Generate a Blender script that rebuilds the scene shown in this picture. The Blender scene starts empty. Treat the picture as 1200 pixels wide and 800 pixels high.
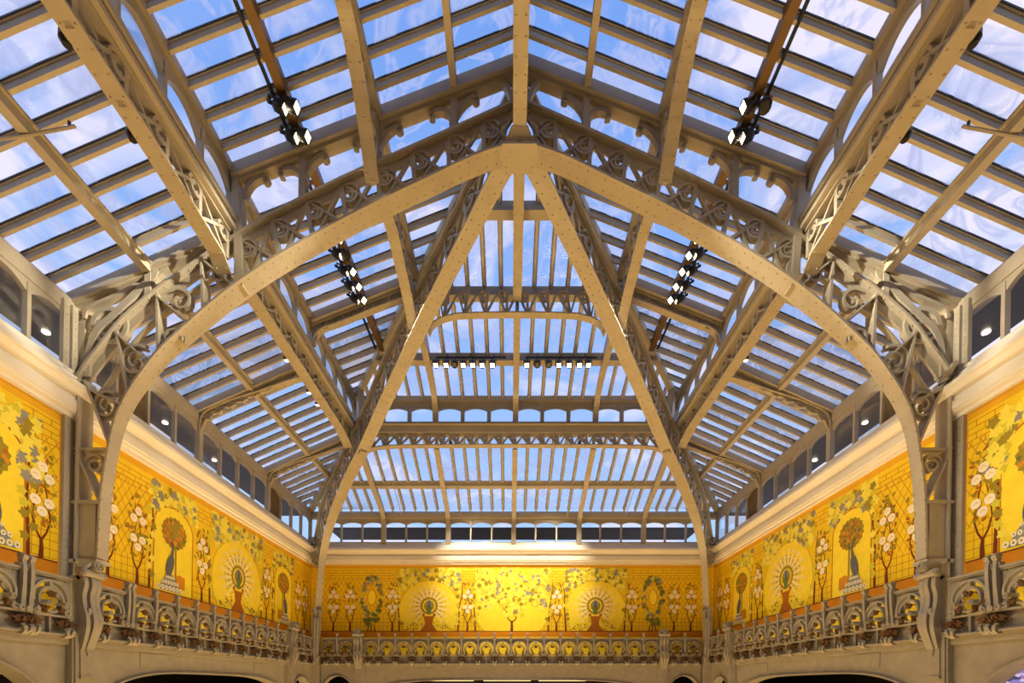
import bpy, math, random
from mathutils import Vector, Matrix
random.seed(7)
PI = math.pi
EYE = 3.0            # camera height above the hall floor; z below is measured from the eye
SK = 0.019           # the ridge stands a little off the middle of the hall
HW = 9.0             # half width of the hall
B0, B1, B2, B3, DB = 5.74, 9.44, 13.15, 16.85, 20.5    # bay lines along the hall
FRONT = -5.36
XG = 5.9             # longitudinal girders
C = bpy.context.scene.collection

def W(p):
    x, y, z = p
    return Vector((x + SK*(z-3.0), y, z+EYE))

# ------------------------------------------------------------------ materials
def lin(c):
    r = []
    for v in c:
        v /= 255.0
        r.append(v/12.92 if v <= 0.04045 else ((v+0.055)/1.055)**2.4)
    return (r[0], r[1], r[2], 1.0)
MATS = {}
def mat(name, rgb, rough=0.5, metal=0.0, var=0.08, scale=3.0, bump=0.0, bscale=40.0, spec=0.5):
    if name in MATS: return MATS[name]
    m = bpy.data.materials.new(name); m.use_nodes = True
    nt = m.node_tree; b = nt.nodes['Principled BSDF']
    col = lin(rgb)
    b.inputs['Roughness'].default_value = rough
    b.inputs['Metallic'].default_value = metal
    b.inputs['Specular IOR Level'].default_value = spec
    tc = nt.nodes.new('ShaderNodeTexCoord')
    nz = nt.nodes.new('ShaderNodeTexNoise'); nz.inputs['Scale'].default_value = scale; nz.inputs['Detail'].default_value = 4
    nt.links.new(tc.outputs['Object'], nz.inputs['Vector'])
    rp = nt.nodes.new('ShaderNodeValToRGB')
    rp.color_ramp.elements[0].position = .3; rp.color_ramp.elements[1].position = .7
    rp.color_ramp.elements[0].color = tuple(c*(1-var) for c in col[:3])+(1,)
    rp.color_ramp.elements[1].color = tuple(min(1, c*(1+var)) for c in col[:3])+(1,)
    nt.links.new(nz.outputs['Fac'], rp.inputs['Fac'])
    nt.links.new(rp.outputs['Color'], b.inputs['Base Color'])
    if bump > 0:
        n2 = nt.nodes.new('ShaderNodeTexNoise'); n2.inputs['Scale'].default_value = bscale
        nt.links.new(tc.outputs['Object'], n2.inputs['Vector'])
        bp = nt.nodes.new('ShaderNodeBump'); bp.inputs['Strength'].default_value = bump; bp.inputs['Distance'].default_value = .01
        nt.links.new(n2.outputs['Fac'], bp.inputs['Height'])
        nt.links.new(bp.outputs['Normal'], b.inputs['Normal'])
    MATS[name] = m
    return m
def emis(name, rgb, s):
    m = bpy.data.materials.new(name); m.use_nodes = True
    nt = m.node_tree; nt.nodes.clear()
    o = nt.nodes.new('ShaderNodeOutputMaterial'); e = nt.nodes.new('ShaderNodeEmission')
    e.inputs['Color'].default_value = lin(rgb); e.inputs['Strength'].default_value = s
    nt.links.new(e.outputs[0], o.inputs[0]); return m

PAINT = mat('painted_iron', (168, 158, 138), .42, var=.06, scale=2.5, bump=.15, bscale=60)
STONE = mat('painted_cast_iron', (146, 140, 127), .5, var=.10, scale=5, bump=.3, bscale=45)
CORN = mat('cream_moulding', (224, 216, 198), .45, var=.03, scale=1.5)
GASK = mat('black_gasket', (22, 22, 26), .5)
DARKM = mat('black_fixture', (20, 19, 18), .4)
BRONZE = mat('brown_bronze', (96, 66, 38), .45, metal=.25, var=.35, scale=18)
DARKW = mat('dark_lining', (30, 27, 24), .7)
LOUV = mat('brown_louvre', (120, 100, 72), .6)
RAIL = mat('bronze_rail', (120, 92, 52), .4, metal=.3)
FLOORM = mat('hall_floor', (196, 168, 120), .35, var=.1, scale=1.0)
WALLM = mat('ochre_wall', (214, 150, 25), .6, var=.05)
LAMP = emis('lamp_glow', (255, 236, 190), 9.0)
LAMPB = emis('downlight_glow', (255, 236, 205), 12.0)

def glass_mat(name, painted_refl, bump, seed, tint=(1, 1, 1, 1), refl=.5):
    m = bpy.data.materials.new(name); m.use_nodes = True
    nt = m.node_tree; nt.nodes.clear(); N = nt.nodes.new; L = nt.links.new
    o = N('ShaderNodeOutputMaterial')
    tc = N('ShaderNodeTexCoord')
    mp = N('ShaderNodeMapping'); mp.inputs['Location'].default_value = (seed, seed*.7, 0); L(tc.outputs['Object'], mp.inputs['Vector'])
    n1 = N('ShaderNodeTexNoise'); n1.inputs['Scale'].default_value = 1.1; n1.inputs['Detail'].default_value = 1; n1.inputs['Distortion'].default_value = 2.2
    L(mp.outputs[0], n1.inputs['Vector'])
    bp = N('ShaderNodeBump'); bp.inputs['Strength'].default_value = bump; bp.inputs['Distance'].default_value = .15
    L(n1.outputs['Fac'], bp.inputs['Height'])
    gl = N('ShaderNodeBsdfGlossy'); gl.inputs['Roughness'].default_value = .1; L(bp.outputs['Normal'], gl.inputs['Normal'])
    tr = N('ShaderNodeBsdfTransparent'); tr.inputs['Color'].default_value = tint
    fr = N('ShaderNodeFresnel'); fr.inputs['IOR'].default_value = 1.35
    mx = N('ShaderNodeMixShader'); ml = N('ShaderNodeMath'); ml.operation = 'MULTIPLY'; ml.inputs[1].default_value = refl; L(fr.outputs[0], ml.inputs[0]); L(ml.outputs[0], mx.inputs[0]); L(tr.outputs[0], mx.inputs[1]); L(gl.outputs[0], mx.inputs[2])
    last = mx
    if painted_refl > 0:                       # whitish reflection streaks painted into the panes as translucent patches
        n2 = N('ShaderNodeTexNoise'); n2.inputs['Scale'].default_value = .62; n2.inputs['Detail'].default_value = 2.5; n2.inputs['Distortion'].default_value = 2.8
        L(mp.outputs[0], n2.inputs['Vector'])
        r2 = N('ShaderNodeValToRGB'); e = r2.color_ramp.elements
        e[0].position = .47; e[0].color = (0, 0, 0, 1); e[1].position = .56; e[1].color = (painted_refl, painted_refl, painted_refl, 1)
        e2 = e.new(.62); e2.color = (painted_refl*.25, painted_refl*.25, painted_refl*.25, 1)
        e3 = e.new(.70); e3.color = (painted_refl*1.25, painted_refl*1.25, painted_refl*1.25, 1)
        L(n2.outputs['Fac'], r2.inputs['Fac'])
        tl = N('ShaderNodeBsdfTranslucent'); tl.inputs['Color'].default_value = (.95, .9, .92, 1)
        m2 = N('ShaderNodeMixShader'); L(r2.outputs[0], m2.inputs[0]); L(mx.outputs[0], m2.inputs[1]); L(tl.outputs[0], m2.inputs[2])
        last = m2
    L(last.outputs[0], o.inputs[0]); return m
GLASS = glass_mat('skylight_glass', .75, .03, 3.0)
WGLASS = glass_mat('window_glass', 0.0, .03, 9.0, refl=.35)

# ------------------------------------------------------------------ mesh builder
class MB:
    def __init__(s): s.v = []; s.f = []; s.m = []
    def add(s, vs, fs, mi=0):
        o = len(s.v); s.v += [tuple(v) for v in vs]
        for f in fs: s.f.append([o+i for i in f]); s.m.append(mi)
    def hexa(s, v, mi=0):
        s.add(v, [(0, 3, 2, 1), (4, 5, 6, 7), (0, 1, 5, 4), (1, 2, 6, 5), (2, 3, 7, 6), (3, 0, 4, 7)], mi)
    def box(s, x0, x1, y0, y1, z0, z1, mi=0):
        s.hexa([(x0, y0, z0), (x1, y0, z0), (x1, y1, z0), (x0, y1, z0), (x0, y0, z1), (x1, y0, z1), (x1, y1, z1), (x0, y1, z1)], mi)
    def sweep(s, path, lat, w, t, mi=0, closed=False, drop=0.0):
        P = [Vector(p) for p in path]; lat = Vector(lat).normalized(); n = len(P)
        rings = []
        for i in range(n):
            a = P[(i-1) % n] if (closed or i > 0) else P[i]
            b = P[(i+1) % n] if (closed or i < n-1) else P[i]
            tg = (b-a)
            if tg.length < 1e-9: tg = Vector((0, 0, 1))
            tg.normalize()
            l2 = (lat - tg*lat.dot(tg))
            if l2.length < 1e-6: l2 = Vector((1, 0, 0)) if abs(tg.x) < .9 else Vector((0, 1, 0))
            l2.normalize(); nr = tg.cross(l2)
            ww = (w[i] if isinstance(w, (list, tuple)) else w)/2
            c = P[i] + nr*drop
            rings.append([c-l2*ww-nr*t/2, c+l2*ww-nr*t/2, c+l2*ww+nr*t/2, c-l2*ww+nr*t/2])
        vs = [v for r in rings for v in r]; fs = []
        m = n if closed else n-1
        for i in range(m):
            a = 4*i; b = 4*((i+1) % n)
            for k in range(4): fs.append((a+k, a+(k+1) % 4, b+(k+1) % 4, b+k))
        if not closed:
            fs.append((3, 2, 1, 0)); e = 4*(n-1); fs.append((e, e+1, e+2, e+3))
        s.add(vs, fs, mi)
    def bar(s, a, b, lat, w, t, mi=0): s.sweep([a, b], lat, w, t, mi)
    def tube(s, path, r, n=8, mi=0, closed=False):
        P = [Vector(p) for p in path]; k = len(P); vs = []; fs = []
        ref = None
        for i in range(k):
            a = P[(i-1) % k] if (closed or i > 0) else P[i]
            b = P[(i+1) % k] if (closed or i < k-1) else P[i]
            tg = (b-a).normalized()
            if ref is None:
                ref = Vector((0, 0, 1)) if abs(tg.z) < .9 else Vector((1, 0, 0))
            u = (ref - tg*ref.dot(tg)).normalized(); ref = u; v = tg.cross(u)
            rr = r[i] if isinstance(r, (list, tuple)) else r
            for j in range(n):
                an = 2*PI*j/n; vs.append(P[i]+u*math.cos(an)*rr+v*math.sin(an)*rr)
        for i in range(k if closed else k-1):
            for j in range(n):
                a = i*n; b = ((i+1) % k)*n
                fs.append((a+j, a+(j+1) % n, b+(j+1) % n, b+j))
        if not closed:
            fs.append(tuple(range(n-1, -1, -1))); fs.append(tuple((k-1)*n+j for j in range(n)))
        s.add(vs, fs, mi)
    def prism(s, pts, f0, f1, mi=0):
        n = len(pts)
        vs = [f0(p) for p in pts] + [f1(p) for p in pts]
        fs = [tuple(range(n-1, -1, -1)), tuple(range(n, 2*n))] + [(i, (i+1) % n, n+(i+1) % n, n+i) for i in range(n)]
        s.add(vs, fs, mi)
    def blob(s, c, rx, ry, rz, mi=0, n=6, m=4):
        vs = []; fs = []
        for i in range(m+1):
            th = PI*i/m
            for j in range(n):
                ph = 2*PI*j/n
                vs.append((c[0]+rx*math.sin(th)*math.cos(ph), c[1]+ry*math.sin(th)*math.sin(ph), c[2]+rz*math.cos(th)))
        for i in range(m):
            for j in range(n): fs.append((i*n+j, (i+1)*n+j, (i+1)*n+(j+1) % n, i*n+(j+1) % n))
        s.add(vs, fs, mi)
    def rivets(s, path, lat, w, t, side=-1, step=.22, rows=(-.32, .32), r=.02, mi=0):
        P = [Vector(p) for p in path]; lat = Vector(lat).normalized(); acc = step*.5
        for i in range(len(P)-1):
            d = P[i+1]-P[i]; ln = d.length
            if ln < 1e-6: continue
            tg = d/ln; l2 = (lat-tg*lat.dot(tg)).normalized(); nr = tg.cross(l2)*side
            while acc < ln:
                for rw in rows:
                    c = P[i]+tg*acc+l2*rw*w+nr*t/2
                    vs = [c+(tg*math.cos(a)+l2*math.sin(a))*r for a in [k*PI/3 for k in range(6)]]
                    vs += [c+(tg*math.cos(a)+l2*math.sin(a))*r*.6+nr*r*.6 for a in [k*PI/3 for k in range(6)]]
                    s.add(vs, [tuple(range(6, 12))]+[(k, (k+1) % 6, 6+(k+1) % 6, 6+k) for k in range(6)], mi)
                acc += step
            acc -= ln
    def build(s, name, mats, parent=None, world=True, smooth=False):
        me = bpy.data.meshes.new(name)
        off = Vector((0, 0, 0))
        if world:
            if parent is not None:
                q = parent
                while q is not None: off += q.location; q = q.parent
            vs = [tuple(W(v)-off) for v in s.v]
        else: vs = s.v
        me.from_pydata(vs, [], s.f)
        if not isinstance(mats, (list, tuple)): mats = [mats]
        for m in mats: me.materials.append(m)
        me.polygons.foreach_set('material_index', s.m)
        if smooth: me.polygons.foreach_set('use_smooth', [True]*len(s.f))
        me.update(); 
        import bmesh
        bm = bmesh.new(); bm.from_mesh(me); bmesh.ops.recalc_face_normals(bm, faces=bm.faces); bm.to_mesh(me); bm.free()
        o = bpy.data.objects.new(name, me); C.objects.link(o)
        if parent is not None: o.parent = parent
        return o
def tag(o, label, cat, group=None):
    o['label'] = label; o['category'] = cat
    if group: o['group'] = group
    return o
def thing(name, label, cat, loc, group=None, rz=0.0):
    o = bpy.data.objects.new(name, None); C.objects.link(o)
    o.location = W(loc); o.rotation_euler = (0, 0, rz); o.empty_display_size = .2
    return tag(o, label, cat, group)
def struct(o): o['kind'] = 'structure'; return o

def resample(path, n):
    P = [Vector(p) for p in path]; L = [0]
    for i in range(1, len(P)): L.append(L[-1]+(P[i]-P[i-1]).length)
    out = []; k = 0
    for j in range(n+1):
        d = L[-1]*j/n
        while k < len(P)-2 and L[k+1] < d: k += 1
        sg = L[k+1]-L[k]; out.append(P[k].lerp(P[k+1], 0 if sg == 0 else (d-L[k])/sg))
    return out
def smooth(path, n=6):
    P = [Vector(p) for p in path]; out = []
    for i in range(len(P)-1):
        p0 = P[i-1] if i > 0 else P[i]*2-P[i+1]; p1 = P[i]; p2 = P[i+1]; p3 = P[i+2] if i+2 < len(P) else P[i+1]*2-P[i]
        for k in range(n):
            t = k/n
            out.append(.5*((2*p1)+(p2-p0)*t+(2*p0-5*p1+4*p2-p3)*t*t+(3*p1-p0-3*p2+p3)*t**3))
    out.append(P[-1]); return out
def arc2(c, r, a0, a1, n=12): return [(c[0]+r*math.cos(math.radians(a0+(a1-a0)*k/n)), c[1]+r*math.sin(math.radians(a0+(a1-a0)*k/n))) for k in range(n+1)]
def spiral2(c, r, a0, turns, n=26, r1=.25):
    out = []
    for k in range(n+1):
        f = k/n; a = math.radians(a0)+turns*2*PI*f; rr = r*(1-f*(1-r1)); out.append((c[0]+rr*math.cos(a), c[1]+rr*math.sin(a)))
    return out

# trussed web between two 2-D polylines
def web(mb, low, up, n, mp, lat, w=.12, t=.05, style='x', curl=True):
    A = resample(low, n); Bp = resample(up, n)
    for i in range(n+1): mb.bar(mp(A[i]), mp(Bp[i]), lat, w, t*1.6)
    for i in range(n):
        h = (Bp[i]-A[i]).length
        m = (Bp[i]+Bp[i+1])/2*.85+(A[i]+A[i+1])/2*.15
        if style == 'x':
            mb.bar(mp(A[i]), mp(Bp[i+1]), lat, w*.8, t)
            mb.bar(mp(Bp[i]), mp(A[i+1]), lat, w*.6, t)
        elif style == 'a':
            mb.bar(mp(A[i]), mp(m), lat, w*.8, t); mb.bar(mp(m), mp(A[i+1]), lat, w*.8, t)
        if curl:
            q = Bp[i+1]*.62+Bp[i]*.05+A[i+1]*.2+A[i]*.13
            d = Bp[i+1]-Bp[i]; a0 = math.degrees(math.atan2(d[1], d[0]))
            r = min(h*.26, d.length*.26)
            mb.sweep([mp(p) for p in spiral2(q, r, a0+180, -.95, 18, .75)], lat, w*1.05, t)
            mb.sweep([mp(p) for p in spiral2(q, r*.55, a0, -.8, 12, .35)], lat, w*.8, t*.8)

# ------------------------------------------------------------------ setting: floor, walls
def structbox(name, m, *b):
    mb = MB(); mb.box(*b); return struct(mb.build(name, m))
structbox('floor', FLOORM, -14, 14, FRONT-.3, 25.5, -15.2, -15.0)
mb = MB(); mb.box(-14, -8.75, FRONT, 25.5, -3.2, -3.0); mb.box(8.75, 14, FRONT, 25.5, -3.2, -3.0); mb.box(-8.75, 8.75, 20.1, 25.5, -3.2, -3.0); mb.box(-8.75, 8.75, FRONT, 1.2, -3.2, -3.0)
struct(mb.build('floor_gallery', FLOORM))
structbox('wall_atrium_left', CORN, -8.95, -8.75, FRONT, 20.3, -15, -3.0); structbox('wall_atrium_right', CORN, 8.75, 8.95, FRONT, 20.3, -15, -3.0)
structbox('wall_atrium_back', CORN, -8.95, 8.95, 20.1, 20.3, -15, -3.0); structbox('wall_atrium_front', CORN, -8.95, 8.95, 1.0, 1.2, -15, -3.2)
structbox('wall_left', WALLM, -9.25, -9.0, FRONT, DB, .95, 6.3)
structbox('wall_right', WALLM, 9.0, 9.25, FRONT, DB, .95, 6.3)
structbox('wall_back', WALLM, -9.25, 9.25, DB, DB+.25, .95, 6.3)
structbox('wall_front', mat('front_wall', (96, 84, 66), .7), -9.25, 9.25, FRONT-.25, FRONT, -3.0, 9.0)
# dark galleries beyond the arches
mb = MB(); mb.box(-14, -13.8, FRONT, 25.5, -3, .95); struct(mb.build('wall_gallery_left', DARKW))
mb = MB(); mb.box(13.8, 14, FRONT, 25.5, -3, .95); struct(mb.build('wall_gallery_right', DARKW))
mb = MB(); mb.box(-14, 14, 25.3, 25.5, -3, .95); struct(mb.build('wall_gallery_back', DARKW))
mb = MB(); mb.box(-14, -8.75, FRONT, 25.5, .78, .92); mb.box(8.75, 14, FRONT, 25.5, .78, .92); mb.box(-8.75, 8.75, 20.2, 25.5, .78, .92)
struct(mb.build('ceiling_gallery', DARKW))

# soffits beyond the wall windows
mb = MB()
for s in (-1, 1):
    x0, x1 = sorted((s*9.22, s*10.55)); mb.box(x0, x1, FRONT, 20.6, 7.62, 7.7)
mb.box(-9.3, 9.3, 23.2, 24.85, 7.9, 8.0)
struct(mb.build('ceiling_soffit', mat('soffit_boards', (44, 36, 30), .35, var=.5, scale=1.5)))

# ------------------------------------------------------------------ cornices
prof = [(0, 5.40), (.10, 5.40), (.10, 5.47), (.17, 5.50), (.17, 5.54), (.20, 5.56), (.20, 5.74), (.15, 5.77), (.15, 5.83), (.24, 5.86), (.30, 5.95), (.34, 5.97), (.34, 6.05), (.22, 6.12), (.16, 6.24), (.10, 6.28), (.10, 6.36), (0, 6.36)]
mb = MB(); mb.prism(prof, lambda p: (-HW+p[0], FRONT, p[1]), lambda p: (-HW+p[0], DB, p[1])); struct(mb.build('trim_1', CORN))
mb = MB(); mb.prism(prof, lambda p: (HW-p[0], FRONT, p[1]), lambda p: (HW-p[0], DB, p[1])); struct(mb.build('trim_2', CORN))
mb = MB(); mb.prism(prof, lambda p: (-HW, DB-p[0], p[1]), lambda p: (HW, DB-p[0], p[1])); struct(mb.build('trim_3', CORN))

# ------------------------------------------------------------------ windows
WN = [0]
def window_band(mp, s0, s1, n, z0, zt, rise, ztop, dep=.09, louvre=(), post=.16, mul=.07):
    """frame of one bay with n arched panes; mp(s, z, off)->3D, off towards the hall"""
    WN[0] += 1
    mb = MB(); gl = MB(); lv = MB()
    def blk(a, b, c, d, o0=0.0, o1=dep):
        mb.hexa([mp(a, c, o0), mp(b, c, o0), mp(b, c, o1), mp(a, c, o1), mp(a, d, o0), mp(b, d, o0), mp(b, d, o1), mp(a, d, o1)])
    pw = (s1-s0-post-(n-1)*mul)/n
    blk(s0, s1, z0-.12, z0)
    blk(s0, s0+post/2, z0, ztop, 0, dep+.05); blk(s1-post/2, s1, z0, ztop, 0, dep+.05)
    blk(s0, s1, zt+rise, ztop)
    for i in range(n):
        a = s0+post/2+i*(pw+mul); b = a+pw
        if i < n-1: blk(b, b+mul, z0, zt+rise+.01, 0, dep+.02)
        K = 10
        for k in range(K):
            u0, u1 = a+pw*k/K, a+pw*(k+1)/K
            h = lambda u: zt+rise*(1-abs(2*(u-a)/pw-1)**2.2)
            mb.hexa([mp(u0, h(u0), 0), mp(u1, h(u1), 0), mp(u1, h(u1), dep), mp(u0, h(u0), dep), mp(u0, zt+rise+.01, 0), mp(u1, zt+rise+.01, 0), mp(u1, zt+rise+.01, dep), mp(u0, zt+rise+.01, dep)])
        if i in louvre:
            z = z0
            while z < zt+rise:
                lv.hexa([mp(a, z, .0), mp(b, z, .0), mp(b, z, .05), mp(a, z, .05), mp(a, z+.05, .0), mp(b, z+.05, .0), mp(b, z+.05, .03), mp(a, z+.05, .03)])
                z += .05
        else:
            gl.add([mp(a-.02, z0-.02, .03), mp(b+.02, z0-.02, .03), mp(b+.02, zt+rise+.02, .03), mp(a-.02, zt+rise+.02, .03)], [(0, 1, 2, 3)])
    o = struct(mb.build('window_%d' % WN[0], PAINT))
    gl.build('glass', WGLASS, o)
    if lv.v: lv.build('louvre', LOUV, o)
    return o
bays = [(FRONT, -1.66), (-1.66, 2.04), (2.04, B0), (B0, B1), (B1, B2), (B2, B3), (B3, DB-.05)]
for sd in (-1, 1):
    for j, (a, b) in enumerate(bays):
        window_band(lambda s, z, o, sd=sd: (sd*(HW+.08-o), s, z), a, b, 4, 6.42, 7.26, .16, 7.55, louvre=((1,) if j == 4 else (0,) if j == 6 else ()))
        window_band(lambda s, z, o, sd=sd: (sd*(XG+.05-o), s, z), a, min(b, B3), 4, 9.52, 10.05, .2, 10.42, dep=.1, post=.14) if a < B3-.1 else None
bx = [-8.64, -5.76, -2.88, 0, 2.88, 5.76, 8.64]
for i in range(6):
    window_band(lambda s, z, o: (s, DB+.08-o, z), bx[i], bx[i+1], 3, 6.42, 7.2, .1, 7.5)
for a, b in ((-5.8, -2.9), (-2.9, 0), (0, 2.9), (2.9, 5.8)):
    window_band(lambda s, z, o: (s, B3+.05-o, z), a, b, 3, 9.66, 10.06, .1, 10.36, post=.16, mul=.14)

def wall_fill(loc, lx, ly, p):  # added unseen strips that brighten the wall behind the railings
    ld = bpy.data.lights.new('added_wall_fill', 'AREA'); ld.shape = 'RECTANGLE'; ld.size = lx; ld.size_y = ly; ld.energy = p; ld.color = (1, .85, .6)
    o = bpy.data.objects.new('added_wall_fill', ld); C.objects.link(o); o.location = W(loc); o.rotation_euler = (PI, 0, 0)
for sd in (-1, 1):
    wall_fill((sd*8.78, 13.4, 1.02), .1, 7.6, 34); wall_fill((sd*8.78, 7.5, 1.02), .1, 2.6, 12)
wall_fill((0, 20.2, 1.02), 12, .1, 24)
# ------------------------------------------------------------------ skylights
EZ, TZ, UZ, RZ = 7.92, 9.36, 10.52, 12.85   # eave, top of lower slope, foot of upper slope, ridge
ED, RD = DB-.1, 9.65
HP = (RZ-UZ)/(B3-RD)
def lower_top(s):   # side lower slope, top x and z at depth s
    if s <= B3: return XG, TZ
    f = (s-B3)/(ED-B3); return XG+(9.2-XG)*f, TZ+(EZ-TZ)*f
def upper_top(s):
    if s <= RD: return 0.0, RZ
    f = (s-RD)/(B3-RD); return XG*f, RZ+(UZ-RZ)*f
def glaze(bars, panes, edges=()):
    WN[0] += 1
    mb = MB(); gk = MB(); gl = MB()
    for a, b, lat in bars:
        a = Vector(a); b = Vector(b)
        if (b-a).length < .15: continue
        dz = Vector((0, 0, -.07))
        mb.sweep([a+dz, b+dz], lat, .06, .13)
        mb.sweep([a+Vector((0, 0, -.015)), b+Vector((0, 0, -.015))], lat, .10, .02)
        gk.sweep([a+Vector((0, 0, .005)), b+Vector((0, 0, .005))], lat, .125, .025)
    for q in panes: gl.add(q, [tuple(range(len(q)))])
    o = struct(mb.build('window_%d' % WN[0], PAINT))
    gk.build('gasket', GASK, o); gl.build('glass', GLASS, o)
    return o
def side_slope(sd, a, b, foot, top, n, skip=()):
    bars = []; panes = []
    ss = [a+(b-a)*k/n for k in range(n+1)]
    for k in range(n):
        s = ss[k]
        x, z = top(s)
        if k not in skip: bars.append(((sd*foot[0], s, foot[1]), (sd*x, s, z), (0, 1, 0)))
        x2, z2 = top(ss[k+1])
        panes.append([(sd*foot[0], s, foot[1]), (sd*foot[0], ss[k+1], foot[1]), (sd*x2, ss[k+1], z2), (sd*x, s, z)])
    glaze(bars, panes)
for sd in (-1, 1):
    for j, (a, b) in enumerate(bays):
        side_slope(sd, a, b if j < 6 else ED, (9.2, EZ), lower_top, 8, (1,) if j == 4 else ())
        if j < 6: side_slope(sd, a, b, (XG, UZ), upper_top, 8, (1,) if j == 4 else ())
def back_slope(a, b, foot, top, n):
    bars = []; panes = []
    xs = [a+(b-a)*k/n for k in range(n+1)]
    for k in range(n):
        y, z = top(xs[k]); y2, z2 = top(xs[k+1])
        if k > 0: bars.append(((xs[k], foot[0], foot[1]), (xs[k], y, z), (1, 0, 0)))
        panes.append([(xs[k], foot[0], foot[1]), (xs[k+1], foot[0], foot[1]), (xs[k+1], y2, z2), (xs[k], y, z)])
    glaze(bars, panes)
def bl_top(x):
    x = abs(x)
    if x <= XG: return B3, TZ
    f = (x-XG)/(9.2-XG); return B3+(ED-B3)*f, TZ+(EZ-TZ)*f
def bu_top(x): f = 1-abs(x)/XG; return B3-(B3-RD)*f, UZ+(RZ-UZ)*f
for a, b, n in ((-9.0, -5.85, 7), (-5.85, -2.9, 6), (-2.9, 0, 6), (0, 2.9, 6), (2.9, 5.85, 6), (5.85, 9.0, 7)):
    back_slope(a, b, (ED, EZ-.08), bl_top, n)
for a, b in ((-5.85, -2.9), (-2.9, 0), (0, 2.9), (2.9, 5.85)):
    back_slope(a, b, (B3, UZ), bu_top, 6)

# ------------------------------------------------------------------ beams that carry the glass
side = {-1: 'left', 1: 'right'}
def one(name, label, cat, mb, m=PAINT, group=None): return tag(mb.build(name, m), label, cat, group)
for sd in (-1, 1):
    L = side[sd]
    mb = MB(); mb.prism([(9.25, 7.5), (8.97, 7.5), (8.97, 7.80), (9.04, 7.88), (9.25, 7.97)], lambda p: (sd*p[0], FRONT, p[1]), lambda p: (sd*p[0], DB, p[1]))
    one('eave_beam', 'long beige eave beam above the %s wall windows' % L, 'beam', mb)
    # rails of the clerestory
    mb = MB(); mb.box(*(sorted((sd*5.75, sd*6.12))+[FRONT, B3+.1, 9.30, 9.44])); mb.box(*(sorted((sd*5.68, sd*5.8))+[FRONT, B3, 9.38, 9.5]))
    one('sill_beam', 'beige sill beam under the %s strip of clerestory windows' % L, 'beam', mb)
    mb = MB(); mb.box(*(sorted((sd*5.78, sd*5.98))+[FRONT, B3+.05, 10.40, 10.56]))
    one('head_beam', 'narrow beam over the %s strip of clerestory windows' % L, 'beam', mb)
    # rafters across the hall at the bay lines
    for y, nm in ((B0, 'nearest the viewer'), (B1, 'over the big central arch'), (B2, 'over the far lower bracket arch')):
        mb = MB()
        mb.sweep([(sd*9.1, y, 7.82), (sd*6.0, y, 9.20)], (0, 1, 0), .30, .2); mb.sweep([(sd*9.1, y, 7.75), (sd*6.0, y, 9.13)], (0, 1, 0), .18, .14)
        one('rafter', 'moulded lower roof rafter on the %s, %s' % (L, nm), 'rafter', mb)
        if y < B2-.1:
            mb = MB(); mb.sweep([(sd*5.85, y, 10.40), (0, y, 12.68)], (0, 1, 0), .34, .22); mb.sweep([(sd*5.85, y, 10.28), (0, y, 12.56)], (0, 1, 0), .2, .14)
            one('rafter', 'moulded upper roof rafter on the %s, %s' % (L, nm), 'rafter', mb)
    mb = MB(); x2, z2 = upper_top(B2)
    mb.sweep([(sd*5.85, B2, 10.40), (sd*x2, B2, z2-.12)], (0, 1, 0), .34, .22); mb.sweep([(sd*5.85, B2, 10.28), (sd*x2, B2, z2-.24)], (0, 1, 0), .2, .14)
    one('rafter', 'moulded upper roof rafter on the %s, behind the diagonal rib' % L, 'rafter', mb)
    mb = MB(); mb.sweep([(sd*9.1, B3, 7.82), (sd*6.0, B3, 9.20)], (0, 1, 0), .30, .2); mb.sweep([(sd*9.1, B3, 7.75), (sd*6.0, B3, 9.13)], (0, 1, 0), .18, .14)
    one('rafter', 'moulded lower roof rafter on the %s, last before the corner' % L, 'rafter', mb)
    # hip rafters along the roof folds
    mb = MB(); mb.sweep([(sd*9.0, ED, EZ-.12), (sd*XG, B3, TZ-.1)], (.75, sd*-.66, 0), .2, .22)
    one('hip_rafter', 'lower hip rafter in the far %s roof corner' % L, 'rafter', mb)
    mb = MB(); mb.sweep([(sd*XG, B3, UZ-.1), (0, RD, RZ-.1)], (.77, sd*-.63, 0), .18, .22)
    one('hip_rafter', 'upper hip rafter on the %s, rising to the ridge' % L, 'rafter', mb)
    # light purlins
    mb = MB(); mb.sweep([(sd*1.35, FRONT, 12.16), (sd*1.35, B1+.2, 12.16)], (1, 0, 0), .13, .2)
    one('light_purlin', 'slim purlin just %s of the ridge beam' % L, 'beam', mb)
    mb = MB(); mb.sweep([(sd*7.5, FRONT, 8.46), (sd*7.5, B1-.12, 8.46)], (1, 0, 0), .17, .16); mb.sweep([(sd*7.5, FRONT, 8.55), (sd*7.5, B1-.12, 8.55)], (1, 0, 0), .26, .04)
    one('light_purlin', 'yellow lit purlin in the near lower roof on the %s' % L, 'beam', mb)
    mb = MB(); mb.sweep([(sd*7.5, B1+.15, 8.46), (sd*7.5, 18.55, 8.46)], (1, 0, 0), .15, .16); mb.sweep([(sd*7.5, B1+.15, 8.55), (sd*7.5, 18.55, 8.55)], (1, 0, 0), .22, .04)
    one('light_purlin', 'purlin in the far lower roof on the %s, beyond the big arch' % L, 'beam', mb)
    # track purlin with the two rails the spotlights hang from
    r = thing('lighting_track', 'bronze twin rail lighting track under the %s upper roof' % L, 'track', (sd*4.45, B0, 10.9))
    mb = MB(); mb.sweep([(sd*4.38, FRONT, 11.0), (sd*4.38, 15.0, 11.0)], (1, 0, 0), .17, .2); mb.build('carrier_beam', RAIL, r)
    mb = MB(); mb.sweep([(sd*4.56, FRONT, 10.92), (sd*4.56, 14.9, 10.92)], (1, 0, 0), .05, .06); mb.build('rail', DARKM, r)
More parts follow.
